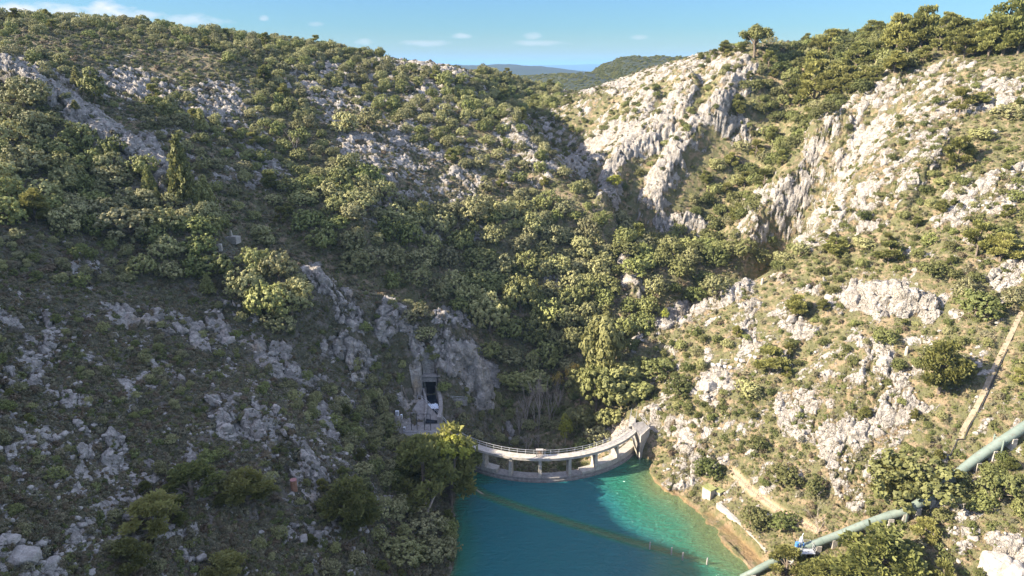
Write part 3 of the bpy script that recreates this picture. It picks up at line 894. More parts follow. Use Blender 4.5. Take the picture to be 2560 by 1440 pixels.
m_far = simple('distant forest', (.014, .02, .011), (.034, .038, .021), .12, .95, detail=8, bump=1.0, stain=(.015, .02, .012))
m_plain = simple('distant plain', (.05, .06, .045), (.09, .09, .07), .002, .95, bump=0)
far_ridge('plateau', [(1395, 235, 1500), (1470, 190, 1420), (1510, 160, 1350), (1560, 148, 1300), (1640, 143, 1250), (1740, 139, 1200), (1900, 136, 1150), (2150, 132, 1100)], 380, -40, m_far, 'flat-topped wooded plateau beyond the right crag', 8, 3, 9000)
far_ridge('hill', [(1250, 200, 1500), (1330, 190, 1400), (1400, 183, 1300), (1470, 188, 1250), (1560, 200, 1200)], 420, -40, m_far, 'low wooded hill filling the valley gap', 8, 5, 5000)
far_ridge('hills', [(1000, 168, 5200), (1120, 163, 5000), (1200, 161.5, 4800), (1290, 163, 4700), (1360, 168, 4600), (1430, 176, 4500), (1520, 184, 4400)], 1500, -60, m_far, 'far blue hill sloping down to the plain', 14, 7)
far_ridge('hills', [(1300, 164, 24000), (1380, 162.5, 24000), (1480, 161, 24000), (1600, 161.5, 24000), (1800, 162, 24000)], 5000, -120, m_far, 'faint blue hills along the horizon', 20, 9)
far = MB(); far.add([(-60000, 500, -62), (60000, 500, -62), (60000, 60000, -62), (-60000, 60000, -62)], [(0, 1, 2, 3)])
tag(far.build('ground', m_plain), 'hazy plain reaching the horizon', None, None, 'structure')


# ------------------------------------------------------------------ vegetation prototypes (unit crown radius)
def cards(C, N, size, aspect=1.0, rng=RNG):
    n = len(C); N = N / (np.linalg.norm(N, axis=1, keepdims=True) + 1e-9)
    t = rng.normal(size=(n, 3)); t -= N * (t * N).sum(1, keepdims=True); t /= np.linalg.norm(t, axis=1, keepdims=True) + 1e-9
    b = np.cross(N, t)
    s = np.asarray(size).reshape(-1, 1) * np.ones((n, 1)); h = s * .5
    t = t * h * aspect; b = b * h
    V = np.stack([C - t - b, C + t - b * .7, C + t * .8 + b, C - t * .7 + b * .9], 1)
    leaf = rng.random(n)
    return V.reshape(-1, 3), np.arange(4 * n).reshape(n, 4), leaf.repeat(4)


def join_cards(parts):
    V = []; Fc = []; L = []; k = 0
    for v, f, l in parts: V.append(v); Fc.append(f + k); L.append(l); k += len(v)
    return np.concatenate(V), np.concatenate(Fc), np.concatenate(L)


def foliage(name, parts, material):
    v, f, l = join_cards(parts); me = mesh_np(name, v, f, None, {'leaf': l}); me.materials.append(material); return me


def lobes_crown(rng, n, flat, n_cards, size, rl=(.30, .48), zc=.62, spread=.66, up=.35, aspect=1.1, tuft=.11, per=20):
    """crown of n boughs, each a cloud of small leafy tufts with gaps between"""
    P = []
    while len(P) < n:
        p = rng.uniform(-1, 1, 3)
        if np.linalg.norm(p) > 1 or p[2] < -.6: continue
        if len(P) < n * .75 and np.linalg.norm(p) < .45: continue
        P.append(p * np.array([spread, spread, spread * flat]))
    P = np.array(P); r = rng.uniform(*rl, n)
    w = r ** 2 / (r ** 2).sum(); out = []; nt_ = n_cards / per * 1.7
    for i in range(n):
        m = max(3, int(nt_ * w[i]))
        d = rng.normal(size=(m, 3)); d /= np.linalg.norm(d, axis=1, keepdims=True)
        T = P[i] + d * r[i] * rng.uniform(.62, 1.12, (m, 1)) * np.array([1, 1, .85])
        dist = np.linalg.norm((T[:, None] - P[None]) / r[None, :, None], axis=2); dist[:, i] = 9
        ok = (dist.min(1) > .66) & ((d[:, 2] > -.5) | (rng.random(m) < .3))
        T = T[ok]; D = d[ok]; m = len(T)
        if m == 0: continue
        tr = tuft * rng.uniform(.65, 1.4, (m, 1))
        e = rng.normal(size=(m, per, 3)); e /= np.linalg.norm(e, axis=2, keepdims=True)
        e = e + D[:, None] * .55
        C = (T[:, None] + e * tr[:, None] * rng.uniform(.5, 1.05, (m, per, 1))).reshape(-1, 3)
        N = (e + D[:, None] * .5 + rng.normal(size=e.shape) * .45 + np.array([0, 0, up])).reshape(-1, 3)
        c_ = cards(C + np.array([0, 0, zc]), N, size * rng.uniform(.6, 1.35, len(C)), aspect, rng)
        tone = rng.random(m).repeat(per).repeat(4)      # each tuft its own age of leaf
        out.append((c_[0], c_[1], np.clip(.45 * c_[2] + .55 * tone, 0, 1)))
    return out, P + np.array([0, 0, zc]), r


def trunk_mesh(name, P, rng, r0=.055, material='bark', lean=0., fork=.35):
    b = MB(); top = Vector((lean, 0, fork))
    b.tube([(0, 0, -.35), (lean * .3, 0, fork * .4), top], [r0 * 1.25, r0, r0 * .8], 7)
    for p in P:
        q = Vector(p); mid = top.lerp(q, .5) + Vector((rng.uniform(-.06, .06), rng.uniform(-.06, .06), .03))
        b.tube([top, mid, q], [r0 * .6, r0 * .38, r0 * .15], 5)
    return b.mesh(name, M[material])


PROTO = {}


def add_proto(kind, crown, trunk): PROTO.setdefault(kind, []).append((crown, trunk))


for k in range(6):
    rg = np.random.default_rng(100 + k)
    parts, P, r = lobes_crown(rg, [13, 18, 22, 15, 27, 11][k], [.85, .66, .75, 1.0, .62, .9][k], 5600, .052, (.18, .42), .68, .7, .3, 1.2, .066, 16)
    add_proto('oak', foliage('crown', parts, M['oak'] if k % 3 else M['oak_b']), trunk_mesh('trunk', P[:6], rg))
for k in range(2):       # dense deep green kermes oaks of the sunny bank
    rg = np.random.default_rng(130 + k)
    parts, P, r = lobes_crown(rg, [20, 26][k], .72, 5600, .052, (.18, .38), .62, .7, .3, 1.2, .066, 16)
    add_proto('oak', foliage('crown', parts, M['shrub']), trunk_mesh('trunk', P[:6], rg))
for k in range(4):       # Aleppo pines, loose rounded tops of tufted boughs
    rg = np.random.default_rng(200 + k); parts = []
    nb = [17, 22, 14, 20][k]; P = []
    for i in range(nb):
        g = rg.random(); h = .55 + 1.45 * g; rr = (1.0 - .72 * max(0, g - .45) / .55) * (.55 + .45 * rg.random()) * (.75 + .3 * min(1, g * 3))
        a = i * 2.4 + rg.uniform(-.5, .5); p = np.array([math.cos(a) * rr * .78, math.sin(a) * rr * .78, h]); P.append(p)
        m = 170; d = rg.normal(size=(m, 3)); d /= np.linalg.norm(d, axis=1, keepdims=True)
        Cc = p + d * np.array([.34, .34, .2]) * rg.uniform(.35, 1.05, (m, 1))
        parts.append(cards(Cc, np.cross(d + [0, 0, .8], rg.normal(size=(m, 3))), .06 * rg.uniform(.7, 1.3, m), 2.4, rg))
    P = np.array(P); b = MB()
    b.tube([(0, 0, -.3), (.03, .02, .7), (-.02, .03, 1.4), (0, 0, 1.95)], [.075, .06, .04, .012], 7)
    for p in P: b.tube([(0, 0, max(.25, p[2] - .3)), Vector(p) * .5 + Vector((0, 0, p[2] * .46)), p], [.03, .02, .007], 5)
    add_proto('pine', foliage('crown', parts, M['pine']), b.mesh('trunk', M['bark']))
rg = np.random.default_rng(231)   # umbrella pine
parts = []; P = []
for i in range(20):
    a = rg.uniform(0, 2 * math.pi); rr = math.sqrt(rg.random()) * .8
    p = np.array([math.cos(a) * rr, math.sin(a) * rr, 1.25 * .85 + .62 * (1 - rr * rr) + rg.uniform(-.14, .1)]); P.append(p)
    m = 190; d = rg.normal(size=(m, 3)); d /= np.linalg.norm(d, axis=1, keepdims=True)
    parts.append(cards(p + d * np.array([.3, .3, .2]) * rg.uniform(.4, 1.05, (m, 1)), d + [0, 0, .5] + rg.normal(size=(m, 3)) * .5, .06 * rg.uniform(.7, 1.3, m), 1.8, rg))
b = MB(); b.tube([(0, 0, -.3), (.04, 0, .4), (0, .03, .85)], [.075, .06, .05], 7)
for p in P: b.tube([(0, .03, .8), Vector(p) * .55 + Vector((0, 0, .45)), p], [.035, .022, .007], 5)
add_proto('umbrella', foliage('crown', parts, M['pine']), b.mesh('trunk', M['bark']))
for k in range(2):       # young pointed pines
    rg = np.random.default_rng(240 + k); parts = []
    b = MB(); b.tube([(0, 0, -.3), (0, 0, 2.7)], [.06, .01], 6)
    for lv in range(13):
        h = .25 + lv * .19; rr = (1 - lv / 13) ** .8 * .95
        for q in range(max(3, 8 - lv // 2)):
            a = q * 2 * math.pi / max(3, 8 - lv // 2) + lv; tip = np.array([math.cos(a) * rr, math.sin(a) * rr, h + .22 * rr + .05])
            b.tube([(0, 0, h), tip], [.016, .004], 4)
            m = 42; tt = rg.uniform(.25, 1.05, (m, 1)); Cc = np.array([0, 0, h]) * (1 - tt) + tip * tt + rg.normal(size=(m, 3)) * .06
            parts.append(cards(Cc, rg.normal(size=(m, 3)) + [0, 0, .4], .085 * rg.uniform(.7, 1.3, m), 1.8, rg))
    add_proto('young', foliage('crown', parts, M['young']), b.mesh('trunk', M['bark']))
for mname, kind, nc, nl in (('bright', 'broadleaf', 1300, 12), ('gold', 'golden', 620, 11)):
    rg = np.random.default_rng(260 + nl)
    parts, P, r = lobes_crown(rg, nl, 1.35, nc * 2, .065, (.2, .38), 1.25, .62, .35, 1.1, .1, 14)
    add_proto(kind, foliage('crown', parts, M[mname]), trunk_mesh('trunk', P, rg, .045, 'bare', 0, .7))


rg = np.random.default_rng(281)      # pine top with sunlight put into its leaf colour, and soft pale pines
parts, P, r = lobes_crown(rg, 12, .62, 3000, .07, (.24, .4), 3.1, .68, .35, 1.3, .1, 16)
add_proto('tall', foliage('crown', parts, M['bright']), trunk_mesh('trunk', P, rg, .07, 'bark', .3, 2.5))
for k in range(3):
    rg = np.random.default_rng(285 + k)
    parts, P, r = lobes_crown(rg, 15 + 3 * k, 1.25, 4200, .06, (.2, .36), 1.15, .66, .3, 2.2, .09, 20)
    add_proto('pale', foliage('crown', parts, M['young']), trunk_mesh('trunk', P[:8], rg, .05, 'bark', 0, .6))


def bare_mesh(seed, levels=4):
    rg = random.Random(seed); b = MB()
    def grow(p, d, ln, r, lv):
        q = p + d * ln; mid = p.lerp(q, .5) + Vector((rg.uniform(-.04, .04), rg.uniform(-.04, .04), 0)) * ln
        b.tube([p, mid, q], [r, r * .85, r * .65], 5 if lv > 1 else 4, cap=False)
        if lv == 0: return
        for _ in range(rg.choice((2, 3, 3))):
            nd = (d + Vector((rg.uniform(-.55, .55), rg.uniform(-.55, .55), rg.uniform(-.05, .35)))).normalized()
            grow(p.lerp(q, rg.uniform(.55, 1)), nd, ln * rg.uniform(.55, .78), r * .55, lv - 1)
    for _ in range(4):
        grow(Vector((rg.uniform(-.1, .1), rg.uniform(-.1, .1), -.15)), Vector((rg.uniform(-.25, .25), rg.uniform(-.25, .25), 1)).normalized(), rg.uniform(.6, .95), .03, levels)
    return b


BARE = [bare_mesh(s).mesh('branches', M['bare']) for s in (3, 8, 15)]
SHRUBS = {}
for mname, k0, nvar in (('shrub', 300, 4), ('grey', 320, 4), ('dry', 340, 2), ('young', 350, 1)):
    for k in range(nvar):
        rg = np.random.default_rng(k0 + k)
        parts, P, r = lobes_crown(rg, [5, 7, 4, 9][k], .6, 760, .12, (.3, .52), .32, .6, .4, 1.2, .17, 14)
        SHRUBS.setdefault(mname, []).append(foliage('foliage', parts, M[mname]))
TUFTS = {}
for mname, k0 in (('grey', 400), ('dry', 410), ('shrub', 420)):
    rg = np.random.default_rng(k0); m = 90
    d = rg.normal(size=(m, 3)); d[:, 2] = np.abs(d[:, 2]); d /= np.linalg.norm(d, axis=1, keepdims=True)
    TUFTS[mname] = foliage('foliage', [cards(d * np.array([.8, .8, .6]) * rg.uniform(.4, 1, (m, 1)), d + rg.normal(size=(m, 3)) * .6, .3 * rg.uniform(.6, 1.3, m), 1.4, rg)], M[mname])

# ------------------------------------------------------------------ where plants grow
FOREST = [   # photo outline, cover, (oak, pine) share, radius range in metres
    ([(0, 300), (110, 300), (300, 400), (430, 450), (560, 540), (570, 620), (600, 760), (520, 720), (420, 650), (240, 590), (100, 600), (0, 560)], .97, .97, 2.8, 5.0),
    ([(0, 40), (330, 58), (640, 92), (820, 116), (1000, 140), (800, 160), (560, 130), (300, 110), (0, 90)], .38, .95, 1.8, 3.2),
    ([(560, 130), (820, 120), (860, 200), (780, 250), (700, 190), (560, 160)], .7, .98, 2.0, 3.6),
    ([(0, 100), (150, 160), (200, 230), (0, 150)], .6, .95, 2.2, 3.6), ([(420, 240), (740, 400), (760, 560), (640, 560), (480, 420), (340, 300)], .55, .9, 2.0, 3.4),
    ([(640, 200), (740, 180), (780, 300), (860, 420), (700, 470), (620, 360)], .55, .97, 2.0, 3.8),
    ([(860, 160), (1000, 180), (1180, 200), (1290, 290), (1420, 440), (1530, 560), (1400, 560), (1250, 520), (1100, 400), (980, 310), (860, 240)], .62, .97, 2.0, 3.8),
    ([(720, 480), (860, 420), (1000, 520), (1180, 540), (1360, 520), (1530, 570), (1700, 600), (1920, 655), (1890, 690), (1740, 765), (1640, 805), (1580, 850), (1450, 870), (1420, 960),
      (1300, 990), (1250, 960), (1210, 860), (1140, 770), (1000, 735), (860, 660), (740, 600)], .97, .995, 3.1, 5.8),
    ([(700, 420), (900, 430), (1000, 520), (760, 520)], .6, 1, 2, 3.6),
    ([(1180, 170), (1300, 195), (1400, 225), (1400, 260), (1290, 290), (1240, 250)], .85, .9, 2.2, 4), ([(1250, 960), (1420, 900), (1430, 1080), (1240, 1090), (1230, 1000)], .6, 1, 1.8, 3),
    ([(1900, 130), (2180, 100), (2330, 150), (2180, 225), (2030, 320), (1950, 430), (1890, 520), (1800, 600), (1640, 600), (1700, 560), (1790, 420), (1900, 330), (1860, 230)], .97, .85, 2.3, 4.4),
    ([(2180, 70), (2560, 80), (2560, 130), (2450, 150), (2330, 130), (2180, 130)], .75, .3, 2.4, 4.2),
    ([(1800, 560), (1960, 600), (2000, 680), (1880, 680)], .7, 1, 1.6, 3.0), ([(1740, 160), (1860, 110), (1930, 150), (1860, 170), (1760, 170)], .5, .8, 1.4, 2.6),
    ([(1850, 200), (1890, 250), (1880, 320), (1780, 420), (1760, 480), (1850, 330)], .8, 1, 1.5, 2.8), ([(1720, 260), (1780, 300), (1700, 370), (1610, 450), (1570, 520), (1560, 480), (1650, 360)], .8, 1, 1.3, 2.5), ([(1800, 170), (1850, 170), (1800, 300), (1740, 310), (1720, 270)], .6, 1, 1.2, 2.2), ([(1600, 220), (1690, 200), (1640, 290), (1500, 350), (1430, 370), (1500, 290)], .5, 1, 1.2, 2.2),
    ([(1290, 290), (1420, 240), (1500, 290), (1420, 350), (1560, 330), (1420, 420), (1330, 340)], .4, .8, 1.3, 2.4),
    ([(1440, 870), (1580, 850), (1600, 960), (1560, 1050), (1440, 1130), (1400, 1060), (1430, 950)], .9, .9, 1.7, 2.8),
    ([(2300, 380), (2420, 370), (2460, 420), (2340, 560), (2280, 520)], .55, .95, 1.4, 2.4), ([(1640, 880), (1760, 830), (1990, 850), (2000, 900), (1700, 960)], .6, .8, 1.1, 2.1), ([(1640, 880), (2000, 880), (2060, 1000), (1950, 1060), (1640, 1060)], .36, .9, .9, 1.8), ([(2040, 330), (2560, 180), (2560, 480), (2050, 600)], .18, .9, .9, 1.9),
    ([(2080, 560), (2560, 480), (2560, 700), (2300, 700), (2000, 720)], .6, .8, 1.1, 2.4), ([(1960, 740), (2560, 720), (2560, 1000), (2000, 900)], .42, .85, 1.0, 2.2),
    ([(2450, 1170), (2560, 1120), (2560, 1290), (2420, 1290)], .9, .95, 1.4, 2.4), ([(900, 960), (1000, 1000), (1040, 1130), (1150, 1150), (1160, 1280), (1130, 1440), (960, 1440), (900, 1200), (820, 1080)], .85, .95, 1.5, 2.6),
    ([(870, 800), (960, 850), (1040, 960), (1000, 1010), (900, 990), (880, 900)], .9, 1, 1.4, 2.4), ([(960, 750), (1080, 760), (1060, 850), (990, 800)], .8, 1, 1.4, 2.4), ([(680, 940), (800, 960), (820, 1040), (720, 1010)], .8, 1, 1.4, 2.4),
    ([(340, 1160), (560, 1150), (560, 1300), (330, 1420), (300, 1280)], .7, .4, 1.3, 2.2), ([(800, 1180), (960, 1200), (960, 1440), (760, 1440)], .7, .6, 1.2, 2.2),
    ([(0, 560), (240, 600), (420, 660), (300, 720), (0, 700)], .75, 1, 1.2, 2.2), ([(1120, 990), (1260, 1000), (1280, 1110), (1140, 1100)], .8, 1, 1.2, 2.2), ([(500, 760), (640, 740), (760, 780), (780, 800), (560, 800)], .5, 1, 1.2, 2.0),
    ([(0, 740), (560, 800), (860, 980), (900, 1180), (860, 1440), (0, 1440)], .3, .95, .7, 1.6),
    ([(1600, 1100), (1700, 1080), (1680, 1180), (1620, 1170)], .4, 1, .9, 1.5), ([(1840, 1180), (2000, 1230), (2000, 1320), (1850, 1290)], .35, 1, .9, 1.5), ([(2100, 1060), (2440, 960), (2420, 1130), (2300, 1180)], .3, .7, 1.0, 2.0),
]
BARE_GROUND = [   # outlines kept clear of trees and large shrubs
    [(500, 590), (620, 575), (640, 680), (520, 670)],
    [(1000, 940), (1130, 940), (1140, 1095), (1000, 1095)], [(1560, 1030), (1650, 1040), (1650, 1110), (1560, 1120)], [(1740, 1210), (1820, 1210), (1950, 1400), (1880, 1420), (1760, 1290)],
    [(1845, 1445), (1960, 1375), (2110, 1330), (2280, 1250), (2390, 1160), (2560, 1040), (2560, 1110), (2420, 1215), (2300, 1300), (2120, 1370), (1960, 1420), (1900, 1445)],
    [(2560, 760), (2500, 850), (2440, 980), (2390, 1080), (2420, 1100), (2480, 1000), (2530, 900), (2560, 850)], [(1810, 1170), (1840, 1170), (2060, 1320), (2040, 1345)], [(1770, 870), (1900, 870), (1900, 935), (1770, 935)],
    [(1950, 1300), (2050, 1300), (2060, 1400), (1950, 1400)], [(540, 575), (620, 575), (620, 640), (540, 640)], [(715, 1190), (765, 1190), (765, 1250), (715, 1250)], [(1480, 1080), (1580, 1020), (1600, 1080), (1500, 1150)],
    [(2110, 700), (2360, 690), (2360, 810), (2120, 800)], [(2440, 1345), (2560, 1345), (2560, 1440), (2430, 1440)], [(1890, 680), (1920, 680), (1920, 720), (1890, 720)], [(2245, 850), (2290, 850), (2290, 900), (2245, 900)],
]


def gather(ii, jj):
    return GX[ii, jj], GY[ii, jj], GZ[ii, jj]


GPX, GPY = project(GX, GY, GZ)
fI, fJ = np.meshgrid(np.arange(0, NU), np.arange(0, NV), indexing='ij')
# weight of a grid cell = its ground area
AREA = (np.gradient(uu)[:, None] * GY) * (np.gradient(vv)[None, :] * GY)
inside_view = (GPX > -260) & (GPX < 2820) & (GPY < 1640) & (GPY > -80) & (GY < 470) & (GY > 55)
dry = ~((GZ < .5) & front.astype(bool) & (GY < 160)) & ~((rad > DR - 3) & (rad < DR + 3) & (ang > A0 - .02) & (ang < A1 + .02))
AREA = AREA * inside_view * dry
cum = np.cumsum(AREA.ravel()); TOTAL = cum[-1]


cum_near = np.cumsum((AREA * (110 / GY) ** 2.2).ravel())


def sample(n, cum=cum):
    k = np.searchsorted(cum, RNG.random(n) * cum[-1])
    return np.unravel_index(np.clip(k, 0, NU * NV - 1), (NU, NV))


class Spacing:
    def __init__(s, cell): s.c = cell; s.g = {}
    def ok(s, x, y, r, f):
        ci, cj = int(x // s.c), int(y // s.c); q = int((r + 6) // s.c) + 1
        for a in range(ci - q, ci + q + 1):
            for b_ in range(cj - q, cj + q + 1):
                for (X, Y, rr) in s.g.get((a, b_), ()):
                    if (X - x) ** 2 + (Y - y) ** 2 < (f * (r + rr)) ** 2: return False
        return True
    def add(s, x, y, r): s.g.setdefault((int(x // s.c), int(y // s.c)), []).append((x, y, r))


SP = Spacing(4.0)
PLANTS = []      # dicts: kind, x, y, z, r, var, px, py, pr, hand


def put(kind, x, y, z, r, var, hand=None, rz=None, sc=(1, 1, 1)):
    px, py = project(np.array(x), np.array(y), np.array(z + r * .6)); depth = y * CT - (z - HC) * ST
    PLANTS.append(dict(kind=kind, x=x, y=y, z=z, r=r, var=var, px=float(px), py=float(py), pr=F * r / depth, hand=hand, sx=random.uniform(.84, 1.2), rz=random.uniform(0, 6.28) if rz is None else rz, sc=sc))


# plants one can point to: (kind, photo x, photo y of the foot, crown radius in photo pixels, variant, stretch)
HAND = [
    ('umbrella', 1884, 146, 46, 0, .95), ('pine', 1810, 135, 16, 1, 1.0), ('pine', 2072, 135, 36, 2, .8), ('pine', 2240, 135, 46, 1, 1.0), ('pine', 2300, 128, 52, 3, 1.0), ('pine', 2345, 128, 31, 0, .9), ('pine', 2385, 140, 44, 0, 1.0), ('pine', 2440, 140, 39, 2, 1.0),
    ('pine', 2505, 140, 57, 1, 1.15), ('pine', 2545, 135, 39, 3, 1.0), ('pine', 2410, 146, 33, 1, 1.0), ('pine', 2470, 144, 36, 3, 1.0), ('pine', 2265, 150, 30, 2, .8), ('pine', 2190, 160, 30, 2, .9), ('pine', 2140, 175, 36, 3, .9), ('pine', 2030, 190, 34, 0, .9),
    ('pine', 2035, 255, 50, 0, 1.0), ('pine', 2080, 240, 40, 1, 1.0), ('pine', 1990, 250, 30, 3, 1.0), ('pine', 2120, 230, 34, 2, .9), ('pine', 2160, 215, 26, 1, .9), ('pine', 2235, 180, 36, 3, .7), ('pine', 1840, 295, 22, 1, 1.2), ('pine', 2400, 286, 34, 2, .9), ('pine', 2450, 262, 24, 3, .6),
    ('pine', 2390, 425, 46, 0, .9), ('pine', 2345, 985, 66, 1, 1.05), ('pine', 1990, 795, 32, 3, .9), ('pine', 1925, 935, 44, 2, .8), ('pine', 2440, 640, 44, 0, 1.0), ('pine', 2500, 655, 40, 3, .9), ('pine', 2220, 660, 40, 2, .7), ('pine', 2085, 640, 34, 1, .7),
    ('oak', 2280, 1262, 122, 7, .95), ('pine', 2225, 1250, 62, 2, .9), ('pine', 2190, 1470, 105, 3, .8), ('pine', 1965, 1430, 50, 2, .75), ('pine', 2310, 1345, 44, 0, .6), ('pine', 2060, 1460, 60, 1, .6), ('pine', 2350, 1470, 44, 2, .8),
    ('oak', 2352, 1296, 30, 6, .8), ('oak', 2300, 1338, 26, 0, .8), ('oak', 2425, 1252, 36, 7, .8), ('oak', 2140, 1392, 30, 1, .7), ('oak', 2480, 1205, 26, 3, .8), ('oak', 1890, 1310, 44, 6, .9), ('oak', 1960, 1210, 48, 7, .8), ('oak', 1770, 1190, 46, 6, .8), ('oak', 1895, 1120, 32, 7, .8), ('oak', 2035, 1230, 38, 6, .8), ('oak', 1960, 1320, 42, 7, .75), ('oak', 2500, 1250, 70, 6, .9), ('oak', 2440, 790, 70, 6, .8), ('oak', 2530, 755, 44, 2, .7), ('oak', 2330, 690, 44, 7, .7), ('oak', 2410, 740, 42, 1, .9),
    ('oak', 2210, 860, 36, 3, .8), ('oak', 2000, 640, 40, 4, .7), ('oak', 1960, 660, 34, 2, .7), ('oak', 2160, 620, 30, 2, .7), ('oak', 1700, 985, 44, 7, .8), ('oak', 1655, 940, 56, 6, .7), ('oak', 1870, 990, 40, 4, .8), ('oak', 2520, 300, 46, 4, .7), ('oak', 2460, 350, 40, 2, .6),
    # the wood on the left
    ('oak', 670, 800, 66, 0, 1.15), ('oak', 730, 790, 62, 2, 1.15), ('oak', 615, 745, 54, 4, 1.1), ('oak', 700, 700, 50, 1, 1.1), ('oak', 640, 680, 46, 3, 1.0),  ('oak', 755, 735, 40, 2, 1.0), ('oak', 700, 830, 44, 4, .9),
    ('oak', 355, 690, 44, 0, .95), ('oak', 425, 700, 42, 1, .9), ('oak', 490, 690, 36, 3, 1.1), ('oak', 330, 600, 84, 4, .85), ('oak', 260, 560, 60, 2, .85), ('oak', 410, 580, 56, 1, .85), ('oak', 490, 590, 48, 0, .85), ('oak', 100, 510, 64, 4, .8), ('oak', 60, 440, 66, 1, .85), ('oak', 150, 400, 50, 0, .9),
    ('oak', 60, 270, 60, 2, 1.0), ('oak', 230, 430, 46, 3, .9), ('oak', 660, 610, 40, 5, 1.0), ('oak', 290, 470, 46, 2, .9), ('oak', 205, 490, 36, 0, 1.2), ('oak', 20, 360, 54, 4, .9),
    ('young', 460, 510, 42, 0, 1.5), ('young', 517, 532, 32, 1, 1.1), ('young', 375, 480, 17, 0, 1.5), ('young', 393, 498, 11, 1, 1.0), ('young', 520, 735, 22, 0, .9), ('young', 212, 475, 26, 1, .9), ('pale', 238, 258, 40, 2, 1.0), ('pale', 415, 300, 26, 0, 1.0), ('young', 505, 330, 18, 1, 1.2), ('young', 195, 215, 18, 0, 1.0), ('young', 190, 275, 13, 1, .7),
    ('oak', 860, 330, 44, 5, .9), ('oak', 920, 320, 36, 1, .9), ('oak', 1110, 220, 30, 0, .9), ('oak', 1190, 560, 48, 2, 1.2), ('oak', 890, 680, 44, 5, 1.0), ('oak', 750, 360, 30, 3, 1.0), ('oak', 1225, 830, 60, 1, 1.3), ('oak', 1180, 780, 46, 2, 1.2), ('oak', 1300, 780, 58, 0, 1.3), ('oak', 1340, 860, 42, 3, 1.3), ('oak', 1330, 930, 26, 5, 1.4),
    ('oak', 1060, 850, 30, 2, .8), ('oak', 1040, 800, 44, 4, .7), ('oak', 1110, 975, 22, 0, .7), ('pine', 740, 1190, 0, 0, 0),
    ('oak', 315, 82, 18, 1, .8), ('oak', 530, 90, 26, 2, .9), ('oak', 470, 92, 22, 4, .8), ('oak', 390, 84, 26, 1, .7), ('pine', 900, 134, 8, 1, .8), ('pine', 1005, 142, 9, 0, 1.0), ('pine', 1075, 152, 7, 2, 1.0), ('pine', 955, 140, 7, 3, 1.0),
    # water's edge
    ('pine', 1060, 1268, 100, 2, .95), ('pine', 1126, 1246, 96, 0, .98), ('tall', 1128, 1262, 54, 0, 1.0), ('pine', 1150, 1200, 62, 1, .75), ('oak', 1088, 928, 15, 0, .8), ('oak', 1050, 905, 14, 2, .8), ('oak', 1076, 900, 15, 3, .8), ('pine', 1030, 1200, 50, 3, .8), ('broadleaf', 1414, 1110, 24, 0, 1.5), ('golden', 1430, 978, 25, 0, 1.5), ('golden', 1392, 985, 22, 0, 1.3), ('pale', 1500, 960, 62, 0, 1.6), ('pale', 1490, 1035, 60, 1, 1.05), ('pale', 1548, 1015, 56, 2, .9), ('pale', 1452, 1015, 42, 1, 1.2), ('pale', 1580, 960, 34, 0, .8), ('pale', 1530, 950, 34, 2, .9), ('pale', 1600, 1000, 36, 1, .7),
    ('pale', 1460, 1080, 38, 2, .9), ('pale', 1520, 1070, 36, 0, .8), ('oak', 1500, 1110, 40, 4, .9), ('oak', 1460, 1130, 30, 3, .9), ('broadleaf', 1665, 800, 15, 0, .9), ('broadleaf', 1535, 470, 24, 0, .6),
    ('pine', 480, 1250, 74, 2, .7), ('pine', 380, 1330, 80, 0, .6), ('pine', 620, 1260, 66, 1, .7), ('pine', 880, 1330, 80, 3, .9), ('pine', 330, 1420, 64, 2, .6), ('oak', 1060, 1330, 60, 4, .8), ('oak', 1090, 1400, 50, 2, .9), ('oak', 1000, 1400, 60, 1, .8), ('pine', 560, 1440, 60, 3, .5),
]
for kind, px, py, pr, var, st in HAND:
    if pr == 0: continue
    g = ground(px, min(py, 1439) if py > 1439 else py)
    if py > 1439 or g is None:
        g = ground(px, min(py, 1600)) or ground(px, 1439)
    if g is None: continue
    depth = g.y * CT - (g.z - HC) * ST
    r = pr * depth / F
    put(kind, g.x, g.y, g.z - .1 * r, r, var, True, None, (1, 1, st)); SP.add(g.x, g.y, r * .8)


def bare_mask(x, y):
    m = np.zeros(x.shape, bool)
    for p in BARE_GROUND: m |= in_poly(x, y, p)
    return m


N_TRY = 60000
ci, cj = sample(N_TRY)
X_, Y_, Z_ = gather(ci, cj); px_ = GPX[ci, cj]; py_ = GPY[ci, cj]
pts_ = np.stack([X_, Y_, Z_], -1).astype(np.float32)
jx = px_ + 18 * vnoise(pts_, (.1, .1, .1), 7); jy = py_ + 14 * vnoise(pts_, (.1, .1, .1), 9)
cover = np.zeros(N_TRY); share = np.ones(N_TRY); rmin = np.full(N_TRY, 1.2); rmax = np.full(N_TRY, 2.2)
outside = (px_ < 0) | (px_ > 2560) | (py_ > 1440)
cover[outside] = .25
for poly, cv_, sh, a, b_ in FOREST:
    m = in_poly(jx, jy, poly) & (cv_ > cover)
    cover[m] = cv_; share[m] = sh; rmin[m] = a; rmax[m] = b_
bm_ = bare_mask(px_, py_)
RK = ROCK[ci, cj]
cover = cover * (1 - .8 * smooth(.48, .7, RK)) * ~bm_
rad_t = rmin + (rmax - rmin) * RNG.random(N_TRY) ** 1.4
order = np.argsort(-rad_t + RNG.random(N_TRY) * 1.2)
keep_r = RNG.random(N_TRY)
